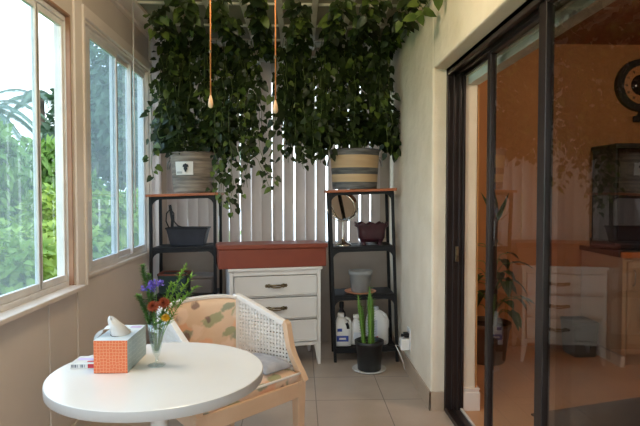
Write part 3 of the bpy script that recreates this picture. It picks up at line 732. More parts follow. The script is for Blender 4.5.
def mum(mk, rad):
    def f(r, pts):
        m = MB(); c = pts[-1]; ax = Vector((.15, -.7, .7)).normalized()
        for ring in range(4):
            for i in range(14):
                a = 2 * PI * i / 14 + ring * .3; e1 = ax.cross(Vector((1, 0, 0))).normalized(); e2 = ax.cross(e1)
                d = (e1 * math.cos(a) + e2 * math.sin(a)) * (1 - ring * .2) + ax * (.15 + ring * .35); m.leaf(c + ax * .002 * ring, d, ax, rad * (1 - ring * .12), rad * .4, 0, .2, .1)
        m.build('blossom', M[mk], r)
        l = MB()
        for i in range(5):
            k = 4 + i % 3; a = rnd(0, 2 * PI); l.leaf(pts[k], Vector((math.cos(a), math.sin(a), .4)), Vector((0, 0, 1)), .03, .012, 0)
        l.build('leaves', M['spikeleaf'], r)
    return f
B0 = P3(0, 0, .052)
sprig('green_sprig', 'tall dense green spike at the left edge of the vase', 'flower stem', P3(-.054, .02, .352), P3(-.004, .002, .052), spike)
sprig('green_sprig', 'shorter dense green spike leaning out at the lower left of the bouquet', 'flower stem', P3(-.060, -.01, .25), P3(-.005, -.002, .053), spike)
sprig('green_sprig', 'thin green spike just right of the tallest one', 'flower stem', P3(-.034, .03, .315), P3(-.002, .004, .052), spike)
sprig('purple_statice', 'purple flower cluster, upper one, high in the bouquet', 'flower', P3(.004, -.012, .292), P3(.001, -.003, .052), statice)
sprig('purple_statice', 'purple flower cluster, lower one towards the left spike', 'flower', P3(-.020, -.018, .275), P3(-.001, -.004, .053), statice)
sprig('rust_chrysanthemum', 'rust orange bloom on the right, by the chair back', 'flower', P3(.030, -.012, .222), P3(.004, -.001, .053), mum('rust', .026))
sprig('rust_chrysanthemum', 'rust orange bloom in the middle above the vase rim', 'flower', P3(-.002, -.028, .214), P3(.002, -.005, .054), mum('rust', .026))
sprig('yellow_daisy', 'small yellow bloom low on the right over the vase rim', 'flower', P3(.036, -.016, .172), P3(.005, -.004, .055), mum('yellow', .018))
sprig('green_sprig', 'longest feathery green stem slanting to the upper right', 'flower stem', P3(.104, .01, .352), P3(.003, .003, .052), feather)
sprig('green_sprig', 'feathery green stem slanting right, second highest', 'flower stem', P3(.126, -.01, .315), P3(.006, .000, .054), feather)
sprig('green_sprig', 'lowest feathery green stem reaching right over the chair', 'flower stem', P3(.142, -.02, .28), P3(.006, -.003, .055), feather)
sprig('green_sprig', 'short feathery green stem in the middle behind the rust blooms', 'flower stem', P3(.05, .02, .285), P3(.000, .006, .053), feather)

# ------------------------------------------------------------------ armchair
CR = math.radians(44.8)
ch = thing('armchair', 'cane-sided armchair with peach floral upholstery behind the round table', 'armchair', (-.347, 2.54, 0), CR)
FX, FY, BX, BYc = .302, -.197, .222, .205
def bar(mb, pts, w, t, side=Vector((1, 0, 0)), mi=0):
    """rectangular sweep, w across the path in plane, t along side"""
    pts = [Vector(p) for p in pts]; vs = []; fs = []; n = len(pts)
    for i, p in enumerate(pts):
        tg = (pts[min(i + 1, n - 1)] - pts[max(i - 1, 0)]).normalized(); s_ = (side - tg * side.dot(tg)).normalized(); u = tg.cross(s_)
        vs += [p - s_ * t / 2 - u * w / 2, p + s_ * t / 2 - u * w / 2, p + s_ * t / 2 + u * w / 2, p - s_ * t / 2 + u * w / 2]
    for i in range(n - 1):
        for k in range(4): fs.append((i * 4 + k, i * 4 + (k + 1) % 4, (i + 1) * 4 + (k + 1) % 4, (i + 1) * 4 + k))
    fs += [(3, 2, 1, 0), (4 * n - 4, 4 * n - 3, 4 * n - 2, 4 * n - 1)]
    mb.add(vs, fs, mi)
# seat rail
m = MB()
bar(m, [(-FX + .02, FY, .36), (-.15, FY - .012, .364), (.15, FY - .012, .364), (FX - .02, FY, .36)], .075, .03, Vector((0, 1, 0)))
for sx in (-1, 1): bar(m, [(sx * (FX - .01), FY + .01, .36), (sx * (BX + .005), BYc, .36)], .075, .03, Vector((1, 0, 0)))
bar(m, [(-BX, BYc, .36), (BX, BYc, .36)], .075, .03, Vector((0, 1, 0))); m.build('seat_rail', M['chairwood'], ch, bevel=.004)
for sx in (-1, 1):
    l = MB(); x = sx * (FX - .012); y = FY + .008
    vs = []
    for (s_, z) in ((.016, 0), (.024, .3), (.026, .40)): vs += [(x - s_, y - s_, z), (x + s_, y - s_, z), (x + s_, y + s_, z), (x - s_, y + s_, z)]
    fs = [(3, 2, 1, 0), (8, 9, 10, 11)] + [(i * 4 + k, i * 4 + (k + 1) % 4, i * 4 + 4 + (k + 1) % 4, i * 4 + 4 + k) for i in range(2) for k in range(4)]
    l.add(vs, fs); l.build('leg', M['chairwood'], ch, bevel=.004)
    l = MB(); bar(l, [(sx * (BX + .01), BYc + .09, 0), (sx * (BX + .005), BYc + .035, .17), (sx * BX, BYc, .36)], .034, .034, Vector((1, 0, 0))); l.build('leg', M['chairwood'], ch, bevel=.004)
# side outline (s along the side from back 0 to front 1 in the y direction)
def sidex(y):      # x of the side plane at y
    t = (BYc - y) / (BYc - FY); return BX + (FX - BX) * t
outl = [(BYc, .42), (BYc, .772), (.12, .745), (.03, .712), (-.05, .682), (-.112, .660), (-.122, .60), (-.133, .55), (-.149, .51), (-.172, .465), (-.198, .425)]
for sx in (-1, 1):
    m = MB(); P = lambda y, z: Vector((sx * sidex(y), y, z))
    bar(m, [P(y, z) for y, z in outl[1:6]], .024, .028, Vector((1, 0, 0)), 0)
    bar(m, [P(BYc, .40), P(BYc, .778)], .03, .03, Vector((1, 0, 0)), 0)
    bar(m, [P(BYc, .412), P(FY + .01, .412)], .03, .03, Vector((1, 0, 0)), 0)
    bar(m, [P(-.098, .668)] + [P(y, z) for y, z in outl[5:]] + [P(-.214, .392)], .032, .034, Vector((1, 0, 0)), 1)
    m.build('arm_frame', [M['chairwhite'], M['chairwood']], ch, bevel=.003)
    # woven cane
    c = MB(); poly = [(y, z) for y, z in outl]
    def spans(val, idx):
        o = 1 - idx; hits = []
        for i in range(len(poly)):
            a, b = poly[i], poly[(i + 1) % len(poly)]
            if (a[idx] - val) * (b[idx] - val) < 0: hits.append(a[o] + (b[o] - a[o]) * (val - a[idx]) / (b[idx] - a[idx]))
        hits.sort(); return [(hits[i], hits[i + 1]) for i in range(0, len(hits) - 1, 2)]
    S = .0195; hwid = .0058
    k = 0; y = -.2
    while y < BYc:
        for z0, z1 in spans(y, 0):
            xx = sx * sidex(y); c.add([(xx - sx * .001, y - hwid, z0), (xx - sx * .001, y + hwid, z0), (xx - sx * .001, y + hwid, z1), (xx - sx * .001, y - hwid, z1)], [(0, 1, 2, 3)])
        y += S
    z = .425
    while z < .775:
        for y0, y1 in spans(z, 1):
            c.add([(sx * sidex(y0) + sx * .001, y0, z - hwid), (sx * sidex(y1) + sx * .001, y1, z - hwid), (sx * sidex(y1) + sx * .001, y1, z + hwid), (sx * sidex(y0) + sx * .001, y0, z + hwid)], [(0, 1, 2, 3)])
        z += S
    so = c.build('cane_panel', M['cane'], ch)
    sm = so.modifiers.new('solid', 'SOLIDIFY'); sm.thickness = .0014
# upholstered barrel back
def backpt(u, v, off):    # u -1..1 across, v 0..1 up
    bow = .055 * (1 - u * u)
    zt = .768 + .004 * (1 - u * u) - .014 * u ** 8
    return Vector((u * (BX - .012), BYc + bow + off, .435 + (zt - .435) * v))
m = MB(); nu, nv = 20, 8; q = nv + 1; vs = []
for side in (0, 1):
    for i in range(nu + 1):
        for j in range(nv + 1):
            u = -1 + 2 * i / nu; v = j / nv
            puff = .016 * (1 - (2 * v - 1) ** 4) * (1 - u ** 6)
            p = backpt(u, v, -.012 - puff if side == 0 else .02); vs.append(p)
N = (nu + 1) * q; fs = []
for i in range(nu):
    for j in range(nv):
        fs += [(i * q + j, (i + 1) * q + j, (i + 1) * q + j + 1, i * q + j + 1), (N + i * q + j, N + i * q + j + 1, N + (i + 1) * q + j + 1, N + (i + 1) * q + j)]
    fs += [(i * q + nv, (i + 1) * q + nv, N + (i + 1) * q + nv, N + i * q + nv), (i * q, N + i * q, N + (i + 1) * q, (i + 1) * q)]
m.add(vs, fs, 0, True); m.build('back_cushion', M['floral'], ch)
m = MB(); bar(m, [backpt(-1 + 2 * i / 20, 1, .004) + Vector((0, 0, .006)) for i in range(21)], .014, .040, Vector((0, 1, 0))); m.build('back_rail', M['chairwhite'], ch, bevel=.003)
# seat cushion
m = MB(); nu, nv = 14, 12; vs = []
for side in (0, 1):
    for i in range(nu + 1):
        for j in range(nv + 1):
            u = -1 + 2 * i / nu; v = j / nv; y = FY - .012 + (BYc + .02 - FY) * v
            x = u * (sidex(y) - .02); e = (1 - abs(u) ** 8) * (1 - abs(2 * v - 1) ** 8)
            vs.append(Vector((x, y + (.05 * (1 - u * u) * v), (.398 if side == 0 else .436 + .036 * e ** .6))))
q = nv + 1; N = (nu + 1) * q; fs = []
for i in range(nu):
    for j in range(nv): fs += [(i * q + j, i * q + j + 1, (i + 1) * q + j + 1, (i + 1) * q + j), (N + i * q + j, N + (i + 1) * q + j, N + (i + 1) * q + j + 1, N + i * q + j + 1)]
for i in range(nu): fs += [(i * q, (i + 1) * q, N + (i + 1) * q, N + i * q), (i * q + nv, N + i * q + nv, N + (i + 1) * q + nv, (i + 1) * q + nv)]
for j in range(nv): fs += [(j, N + j, N + j + 1, j + 1), (nu * q + j, nu * q + j + 1, N + nu * q + j + 1, N + nu * q + j)]
m.add(vs, fs, 0, True); sc_ = m.build('seat_cushion', M['floral'], ch)
m = MB(); m.tube([(u * (sidex(FY) - .022), FY - .013 - .0 * u, .438) for u in [-1 + i / 8 for i in range(17)]], .006, n=8); m.build('piping', M['chairwhite'], sc_)
# grey folded cloth on the seat
gp = thing('seat_pad', 'light grey folded pad lying on the armchair seat by the cane side', 'cushion', (-.185, 2.61, .4725), CR)
m = MB(); nu = 12; vs = []
for side in (0, 1):
    for i in range(nu + 1):
        for j in range(nu + 1):
            u, v = -1 + 2 * i / nu, -1 + 2 * j / nu; e = (1 - u ** 6) * (1 - v ** 6)
            vs.append(Vector((u * .085, v * .125, 0 if side == 0 else .008 + .026 * e ** .5 + .003 * math.sin(9 * u + 5 * v) * e)))
q = nu + 1; N = q * q; fs = []
for i in range(nu):
    for j in range(nu): fs += [(i * q + j, i * q + j + 1, (i + 1) * q + j + 1, (i + 1) * q + j), (N + i * q + j, N + (i + 1) * q + j, N + (i + 1) * q + j + 1, N + i * q + j + 1)]
    fs += [(i * q, (i + 1) * q, N + (i + 1) * q, N + i * q), (i * q + nu, N + i * q + nu, N + (i + 1) * q + nu, (i + 1) * q + nu), (i, N + i, N + i + 1, i + 1), (nu * q + i, nu * q + i + 1, N + nu * q + i + 1, N + nu * q + i)]
m.add(vs, fs, 0, True); m.build('pad', M['grey_cloth'], gp)

# ------------------------------------------------------------------ things on the left rack
def taper(mb, wb, db, wt, dt, h, wall=.006, mi=0):
    def ring(w, d, z): return [(-w, -d, z), (w, -d, z), (w, d, z), (-w, d, z)]
    vs = ring(wb, db, 0) + ring(wt, dt, h) + ring(wt - wall, dt - wall, h) + ring(wb - wall, db - wall, .01)
    fs = [(3, 2, 1, 0)]
    for a in (0, 4, 8):
        for k in range(4): fs.append((a + k, a + (k + 1) % 4, a + 4 + (k + 1) % 4, a + 4 + k))
    fs.append((12, 13, 14, 15)); mb.add(vs, fs, mi)
b = thing('metal_bin', 'dark slate bin with a hoop handle on the second shelf of the left rack', 'bin', (-.875, 4.27, .908))
m = MB(); taper(m, .125, .07, .155, .09, .135); m.build('body', M['slate'], b, bevel=.003)
m = MB(); m.box(-.16, -.095, .128, .16, -.086, .140); m.box(-.16, .086, .128, .16, .095, .140); m.box(-.16, -.095, .128, -.152, .095, .140); m.box(.152, -.095, .128, .16, .095, .140); m.build('rim', M['black'], b, bevel=.002)
m = MB(); m.tube([(-.13, -.06, .12), (-.16, -.06, .19), (-.155, -.06, .25), (-.125, -.06, .285), (-.10, -.06, .25), (-.10, -.06, .19), (-.07, -.06, .155), (-.02, -.06, .135)], .005, n=6); m.build('hoop_handle', M['black'], b)
m = MB(); bar(m, [(-.118, -.05, .11), (-.112, -.055, .20), (-.122, -.055, .26), (-.132, -.05, .315)], .022, .006, Vector((0, 1, 0))); m.build('strap', M['black'], b)
b = thing('storage_box', 'dark teal box with a rusty rim on the third shelf of the left rack', 'box', (-.99, 4.29, .5305))
m = MB(); taper(m, .10, .09, .11, .10, .15); m.build('body', M['teal'], b, bevel=.003)
m = MB(); m.box(-.112, -.102, .145, .112, -.092, .16); m.box(-.112, .092, .145, .112, .102, .16); m.box(-.112, -.102, .145, -.102, .102, .16); m.box(.102, -.102, .145, .112, .102, .16); m.build('rim', M['rustrim'], b)
b = thing('storage_box', 'taupe box standing right of the teal box on the left rack', 'box', (-.765, 4.29, .5365))
m = MB(); m.box(-.085, -.1, 0, .085, .1, .115); m.build('body', M['boxgrey'], b, bevel=.008)
m = MB(); m.box(-.09, -.105, .115, .09, .105, .14); m.build('lid', M['boxgrey'], b, bevel=.006)

# ------------------------------------------------------------------ things on the right rack
SH = .9085
mi_ = thing('makeup_mirror', 'round chrome pedestal mirror on the second shelf of the right rack', 'mirror', (.338, 4.23, SH - .0045)); mi_.scale = (1.1, 1.1, 1.06)
m = MB(); m.lathe([(.062, 0), (.062, .006), (.045, .018), (.02, .03), (.009, .05), (.006, .075), (.006, .175)], n=24); m.build('stand', M['chrome'], mi_)
m = MB(); m.tube([(0, 0, .165)] + [(.005 + .112 * math.sin(a), 0, (.29) - .112 * math.cos(a)) for a in [-1.4 + 2.8 * k / 14 for k in range(15)]][0:0] + [(0, 0, .18)], .006, n=6)
m.tube([(.112 * math.sin(a), 0, (.29) - .112 * math.cos(a)) for a in [-1.45 + 2.9 * k / 16 for k in range(17)]], .004, n=6); m.build('yoke', M['chrome'], mi_)
R = Matrix.Translation((0, 0, .29)) @ Matrix.Rotation(math.radians(-30), 4, 'Z') @ Matrix.Rotation(math.radians(101), 4, 'X')
m = MB(); m.lathe([(.097, -.034), (.105, -.028), (.1055, .018), (.101, .026), (.093, .027), (.091, .022)], n=40, mtx=R, cap=False); m.lathe([(1e-5, -.036), (.097, -.034)], n=40, mtx=R, cap=False); m.build('rim', M['chrome'], mi_)
m = MB(); m.lathe([(1e-5, .0225), (.0915, .0225)], n=40, mtx=R, cap=False); m.build('mirror_glass', M['mirror'], mi_)
mp_ = thing('ornate_planter', 'dark maroon planter with a scalloped rim beside the pedestal mirror', 'planter', (.565, 4.26, SH - .0005))
m = MB(); n = 48; prof = [(.55, .022), (.62, .024), (.78, .05), (.80, .09), (.84, .115), (1.0, .135), (1.0, .145), (.92, .142), (.8, .12), (.74, .06), (.01, .05)]; vs = []; fs = []
for i, (r_, z) in enumerate(prof):
    for k in range(n):
        a = 2 * PI * k / n; ex = 5
        ca, sa = math.cos(a), math.sin(a); rad = 1 / ((abs(ca) ** ex + abs(sa) ** ex) ** (1 / ex))
        sc2 = .012 * math.cos(a * 12) if i in (5, 6, 7) else 0
        vs.append((.132 * r_ * rad * ca, .085 * r_ * rad * sa, z * 1.2 - .004 + sc2))
for i in range(len(prof) - 1):
    for k in range(n): fs.append((i * n + k, i * n + (k + 1) % n, (i + 1) * n + (k + 1) % n, (i + 1) * n + k))
fs.append(tuple(range(n - 1, -1, -1))); m.add(vs, fs, 0, True); m.build('bowl', M['maroon'], mp_)
for sx in (-1, 1):
    for sy in (-1, 1):
        m = MB(); m.lathe([(.022, 0), (.018, .008), (.014, .018), (.022, .03), (.03, .05)], c=(sx * .065, sy * .04, 0), n=12); m.build('foot', M['maroon'], mp_)
sa = thing('plant_saucer', 'terracotta and white saucer under the empty grey pot', 'saucer', (.475, 4.22, .5305))
m = MB(); m.lathe([(.085, 0), (.095, .004), (.122, .012), (.126, .018), (.12, .018), (.09, .009), (1e-5, .008)], n=36); m.build('dish', M['terrac'], sa)
gpot = thing('plant_pot', 'empty grey plant pot on the third shelf of the right rack', 'pot', (.475, 4.22, .539))
m = MB(); m.lathe([(1e-5, 0), (.066, 0), (.07, .006), (.088, .135), (.094, .138), (.096, .168), (.09, .17), (.084, .168), (.066, .03), (1e-5, .025)], n=36); m.build('pot', M['greypot'], gpot)
m = MB(); m.lathe([(1e-5, .135), (.079, .135)], n=24, cap=False); m.build('soil', M['soil'], gpot)
# cleaning bottles on the bottom shelf
Z0 = .1205
def jug(label, x, y, w, d, h, rz=0):
    r = thing('bottle', label, 'bottle', (x, y, Z0 + .03 * (x - .47)), rz)
    return r
def body(mb, sec):       # sec: (w, d, z, xoff) superellipse rings
    n = 24; vs = []; fs = []
    for w, d, z, xo in sec:
        for k in range(n):
            a = 2 * PI * k / n; ca, sa_ = math.cos(a), math.sin(a); r_ = 1 / ((abs(ca) ** 4 + abs(sa_) ** 4) ** .25)
            vs.append((w * r_ * ca + xo, d * r_ * sa_, z))
    for i in range(len(sec) - 1):
        for k in range(n): fs.append((i * n + k, i * n + (k + 1) % n, (i + 1) * n + (k + 1) % n, (i + 1) * n + k))
    fs += [tuple(range(n - 1, -1, -1)), tuple(range((len(sec) - 1) * n, len(sec) * n))]
    mb.add(vs, fs, 0, True)
r = jug('white detergent jug with blue labels, leftmost on the bottom shelf of the right rack', .335, 4.22, 0, 0, 0)
m = MB(); body(m, [(.066, .045, 0, 0), (.070, .05, .012, 0), (.070, .05, .13, 0), (.062, .045, .17, -.004), (.035, .035, .205, -.012), (.024, .024, .225, -.014)]); m.build('body', M['plastic'], r)
m = MB(); m.lathe([(.026, .225), (.026, .25), (.022, .256)], c=(-.014, 0, 0), n=20); m.build('cap', M['plastic'], r)
m = MB(); m.tube([(.018, 0, .215), (.05, 0, .205), (.064, 0, .175), (.066, 0, .12)], .012, n=8); m.tube([(.027, -.046, .185), (.036, -.05, .165), (.04, -.052, .14)], .012, n=8, mi=1, flat=.4); m.build('handle', [M['plastic'], M['black']], r)
m = MB(); m.box(-.05, -.0525, .04, .042, -.0495, .085); m.build('label', M['blue'], r, bevel=.006)
m = MB(); m.box(-.03, -.0532, .055, .022, -.0522, .070); m.build('print', M['paper'], r)
m = MB(); m.box(-.045, -.0525, .118, -.008, -.0485, .142); m.build('label', M['blue'], r, bevel=.006)
r = jug('black bottle standing behind the detergent jug', .335, 4.335, 0, 0, 0)
m = MB(); m.lathe([(.034, 0), (.036, .006), (.036, .2), (.03, .235), (.014, .262), (.013, .275)], n=20); m.build('body', M['slate'], r)
m = MB(); m.lathe([(.018, .275), (.018, .315), (.014, .32)], n=16); m.build('cap', M['black'], r)
r = jug('plain white spray bottle between the detergent jug and the large jug', .450, 4.24, 0, 0, 0)
m = MB(); body(m, [(.046, .036, 0, 0), (.050, .04, .01, 0), (.050, .04, .12, 0), (.04, .034, .16, -.004), (.02, .02, .19, -.006), (.014, .014, .205, -.006)]); m.build('body', M['plastic'], r)
m = MB(); m.box(-.03, -.014, .205, .028, .014, .235); m.box(.02, -.006, .180, .027, .006, .206); m.lathe([(.016, .196), (.016, .21)], c=(-.006, 0, 0), n=16); m.build('spray_head', M['plastic'], r, bevel=.004)
m = MB(); m.box(-.03, -.0415, .03, .03, -.0395, .10); m.build('label', M['palelabel'], r, bevel=.003)
r = jug('large white jug with a red and pale label, right of the cactus', .61, 4.245, 0, 0, 0)
m = MB(); body(m, [(.082, .072, 0, 0), (.088, .078, .012, 0), (.088, .078, .16, 0), (.08, .07, .20, 0), (.05, .045, .25, -.01), (.028, .028, .268, -.014)]); m.build('body', M['plastic'], r)
m = MB(); m.lathe([(.027, .268), (.027, .288), (.022, .292)], c=(-.014, 0, 0), n=20); m.build('cap', M['palelabel'], r)
m = MB(); m.tube([(.02, -.02, .255), (.06, -.03, .23), (.078, -.04, .185), (.078, -.045, .13)], .013, n=8); m.build('handle', M['plastic'], r)
m = MB(); m.box(-.075, -.0805, .07, -.008, -.0775, .20); m.build('label', M['palelabel'], r, bevel=.003)
m = MB(); m.box(-.03, -.0805, .036, .0, -.0775, .072); m.build('label', M['red'], r, bevel=.003)

# ------------------------------------------------------------------ cactus on the floor
ss = thing('plant_saucer', 'white saucer on the floor under the black cactus pot', 'saucer', (.512, 3.955, 0))
m = MB(); m.lathe([(.10, .001), (.108, .004), (.124, .012), (.127, .018), (.121, .018), (.10, .009), (1e-5, .008)], n=40); m.build('dish', M['ceramic'], ss)
cp = thing('potted_cactus', 'tall green stemmed cactus in a black plastic pot on the floor', 'plant', (.512, 3.955, .009))
m = MB(); m.lathe([(1e-5, 0), (.083, 0), (.086, .005), (.098, .185), (.107, .187), (.109, .215), (.103, .217), (.098, .212), (.09, .17), (1e-5, .168)], n=40); m.build('pot', M['blackplastic'], cp)
m = MB(); m.lathe([(1e-5, .185), (.095, .185)], n=24, cap=False); m.build('soil', M['soil'], cp)
def cactus(x0, y0, x1, y1, z1, rad):
    m = MB(); n = 10; N = 9; vs = []; fs = []; mis = []
    for i in range(N + 1):
        t = i / N; cx, cy, z = x0 + (x1 - x0) * t, y0 + (y1 - y0) * t, .18 + (z1 - .18) * t
        rr = rad * (1 if t < .8 else 1 - .75 * (t - .8) / .2) * (.9 + .12 * math.sin(i * 2.2))
        for k in range(n):
            a = 2 * PI * k / n + .4 * t; r2 = rr * (1.15 if k % 2 == 0 else .62); vs.append((cx + r2 * math.cos(a), cy + r2 * math.sin(a), z))
    for i in range(N):
        for k in range(n): fs.append((i * n + k, i * n + (k + 1) % n, (i + 1) * n + (k + 1) % n, (i + 1) * n + k))
    fs.append(tuple(range(N * n, N * n + n))); m.add(vs, fs, 0, False)
    for i in range(2 * N):      # small spines / scale leaves along the ribs
        t = (i + .5) / (2 * N); cx, cy, z = x0 + (x1 - x0) * t, y0 + (y1 - y0) * t, .18 + (z1 - .18) * t
        for k in range(0, n, 2):
            a = 2 * PI * k / n + .4 * t; d = Vector((math.cos(a), math.sin(a), .6)); m.leaf(Vector((cx, cy, z)) + d * rad * .95, d, Vector((0, 0, 1)), .019, .008, 1)
    m.build('stem', [M['cactus'], M['cactusdark']], cp)
cactus(-.04, -.005, -.085, -.01, .55, .0125); cactus(-.035, .02, -.052, .02, .46, .011); cactus(.005, -.02, .0, -.02, .61, .0165); cactus(.025, .0, .022, .0, .52, .013)

# ------------------------------------------------------------------ wall outlet
wo = thing('wall_outlet', 'white outlet plate with chargers and a cord low on the right wall', 'outlet', (RX - .0, 3.83, .265)); wo.scale = (1.25, 1.25, 1.25)
m = MB(); m.box(-.006, -.04, -.065, 0, .04, .065); m.build('plate', M['ceramic'], wo, bevel=.003)
m = MB(); m.box(-.034, -.022, .012, -.006, .022, .036); m.box(-.05, -.012, .014, -.034, .004, .030); m.build('plug', M['black'], wo, bevel=.003)
m = MB(); m.box(-.055, -.03, -.06, -.006, .03, .006); m.build('charger', M['ceramic'], wo, bevel=.006)
m = MB(); m.tube([(-.05, 0, -.04), (-.085, -.02, -.03), (-.06, -.02, -.08), (-.035, 0, -.14), (-.02, .03, -.19), (-.016, .06, -.2)], .0028, n=6); m.build('cord', M['ceramic'], wo)

# ------------------------------------------------------------------ kitchen beyond the glass door
ck = thing('wall_clock', 'large round clock with a dark crescent case on the orange wall', 'clock', (2.90, 4.55, 2.235))
RM = Matrix.Rotation(PI / 2, 4, 'X')
m = MB(); n = 40; pts = []
for k in range(n + 1):
    a = math.radians(62 + 236 * k / n); pts.append((a, .168 + .0, .225 - .03 * abs(k / n - .5) * 0))
poly_o = [(.218 * math.cos(a), .218 * math.sin(a)) for a, _, _ in pts]; poly_i = [(.165 * math.cos(a) + .01, .165 * math.sin(a)) for a, _, _ in pts]
for k in range(n):
    a, b_, c_, d_ = poly_o[k], poly_o[k + 1], poly_i[k + 1], poly_i[k]
    m.prism([a, b_, c_, d_], -.045, 0)
m.build('crescent_case', M['blackmatte'], ck)
m = MB(); m.lathe([(1e-5, .03), (.158, .03), (.166, .024), (.166, 0)], n=48, mtx=RM); m.build('dial', M['dial'], ck)
m = MB(); m.lathe([(1e-5, .036), (.085, .036), (.088, .03)], n=40, mtx=RM); m.build('centre_disc', M['blackglass'], ck)
nm = MB()
for k in range(12):
    a = PI / 2 - 2 * PI * k / 12; R2 = Matrix.Rotation(-a + PI / 2, 4, 'Y')
    for j in range((1, 2, 3, 2, 1, 2, 3, 3, 2, 1, 2, 3)[k - 1]):
        nm.cbox((.007 * (j - 1), -.032, .126), (.003, .003, .026), 0, R2)
    nm.cbox((0, -.032, .126), (.018, .003, .003), 0, R2)
nm.build('numerals', M['blackmatte'], ck)
m = MB(); m.cbox((0, -.039, .028), (.006, .003, .07)); m.cbox((.02, -.041, .008), (.05, .003, .005), 0, Matrix.Rotation(.3, 4, 'Y')); m.build('hands', M['dial'], ck)
m = MB(); m.box(-.012, -.03, -.26, .012, -.008, -.165); m.lathe([(.03, 0), (.034, .01), (.03, .02)], n=20, mtx=Matrix.Translation((.0, -.005, -.275)) @ RM); m.box(-.055, -.03, -.31, .055, -.006, -.262); m.build('pendulum', M['blackmatte'], ck, bevel=.004)

cu = thing('base_cabinet', 'cream kitchen base cabinet seen through the glass door', 'cabinet', (2.42, 3.95, 0))
m = MB(); m.box(0, 0, .09, 1.5, .598, .83); m.box(.03, .05, 0, 1.5, .598, .09); m.build('carcass', M['cabinet'], cu, bevel=.003)
m = MB(); m.box(-.005, -.004, .0, .03, .598, .08); m.build('plinth', M['basewhite'], cu)
for k in range(3):
    m = MB(); m.box(.03 + k * .49, -.02, .10, .03 + k * .49 + .48, 0, .80); d_ = m.build('door', M['cabinet'], cu, bevel=.004)
    h = MB(); h.tube([(.07 + k * .49, -.02, .62), (.07 + k * .49, -.045, .63), (.07 + k * .49, -.045, .73), (.07 + k * .49, -.02, .74)], .005, n=8); h.build('handle', M['steel'], d_)
ct = thing('countertop', 'black countertop with an orange wood front edge on the cream cabinet', 'countertop', (2.42, 3.95, .8305))
m = MB(); m.box(-.02, 0, 0, 1.5, .598, .04); m.build('slab', M['blackglass'], ct, bevel=.003)
m = MB(); m.box(-.02, -.03, -.0, 1.5, 0, .042); m.build('edge_strip', M['counterwood'], ct, bevel=.003)
kc = thing('glass_cabinet', 'tall black gloss cabinet standing on the black kitchen countertop', 'cabinet', (2.50, 4.18, .873))
m = MB(); m.box(0, .02, 0, 1.1, .36, .82); m.box(-.012, -.01, .80, 1.12, .365, .835); m.box(-.012, -.01, 0, 1.12, .365, .06); m.build('carcass', M['blackmatte'], kc, bevel=.004)
for k in range(2):
    m = MB(); m.box(.01 + k * .55, 0, .065, .54 + k * .55, .02, .795); d_ = m.build('door', M['blackglass'], kc, bevel=.004)
    h = MB(); h.cbox((.50 + k * .1 - .0, -.006, .4), (.012, .012, .12)); h.build('handle', M['black'], d_, bevel=.003)
tw = thing('hand_towel', 'white towel draped over the front of the cream kitchen cabinet', 'towel', (2.60, 3.88, .50))
m = MB(); nu, nv = 10, 12; vs = []
for side in (0, 1):
    for i in range(nu + 1):
        for j in range(nv + 1):
            u, v = i / nu, j / nv; vs.append((-.02 + .22 * u - .05 * v * (1 - u), .012 * math.sin(u * 14 + v * 2) * (.3 + v) - side * .006 - .01, .26 - .36 * v - .02 * math.sin(u * 5) * v))
q = nv + 1; N = (nu + 1) * q; fs = []
for i in range(nu):
    for j in range(nv): fs += [(i * q + j, (i + 1) * q + j, (i + 1) * q + j + 1, i * q + j + 1), (N + i * q + j, N + i * q + j + 1, N + (i + 1) * q + j + 1, N + (i + 1) * q + j)]
m.add(vs, fs, 0, True); m.build('cloth', M['towel'], tw)
m = MB(); m.tube([(-.06, -.005, .262), (.24, -.005, .262)], .006, n=8); m.tube([(-.06, -.005, .262), (-.06, .05, .262)], .005, n=8); m.tube([(.24, -.005, .262), (.24, .05, .262)], .005, n=8); m.build('towel_bar', M['steel'], tw)
tbn = thing('waste_bin', 'dark waste bin on the kitchen floor left of the cream cabinet', 'bin', (2.28, 4.3, 0))
m = MB(); taper(m, .085, .1, .10, .12, .26); m.build('body', M['blackplastic'], tbn, bevel=.008)
m = MB(); m.box(-.104, -.124, .26, .104, .124, .285); m.build('lid', M['blackmatte'], tbn, bevel=.01)
rg = MB(); rg.box(0, -.8, 0, 1.5, 0, .012); tag(rg.build('kitchen_rug', M['rug'], loc=(1.36, 3.10, 0), rot=(0, 0, .28), bevel=.004), 'dark rug on the kitchen floor behind the glass door', 'rug')
# floor plant in the kitchen
kp = thing('potted_houseplant', 'broad-leaved houseplant in a taupe pot behind the glass door', 'plant', (1.46, 4.15, 0))
m = MB(); m.lathe([(1e-5, 0), (.13, 0), (.14, .01), (.175, .27), (.185, .275), (.187, .31), (.178, .312), (.165, .27), (1e-5, .26)], n=36); m.build('pot', M['taupe_pot'], kp)
m = MB(); m.lathe([(1e-5, .275), (.166, .275)], n=24, cap=False); m.build('soil', M['soil'], kp)
m = MB(); m.tube([(.05, 0, .27), (.055, 0, .6), (.05, 0, .85), (.06, 0, 1.13)], .032, n=10, r1=.02); m.build('trunk', M['trunk'], kp)
lf = MB(); st = MB()
for k in range(34):
    a = rnd(0, 2 * PI); z = rnd(.42, .95); L = rnd(.08, .24); p0 = Vector((.05, 0, z - .12)); p1 = Vector((.05 + L * math.cos(a), L * math.sin(a), z))
    st.tube([p0, (p0 + p1) / 2 + Vector((0, 0, .05)), p1], .003, n=5)
    lf.leaf(p1, Vector((math.cos(a), math.sin(a), rnd(-.9, .1))), Vector((0, 0, 1)), rnd(.10, .16), rnd(.06, .10), 0, .2, .3)
for k in range(5):
    a = rnd(0, 2 * PI); lf.leaf(Vector((.06, 0, 1.1)), Vector((math.cos(a) * .5, math.sin(a) * .5, 1)), Vector((0, -1, 0)), rnd(.18, .26), .04, 0, .2, .1)
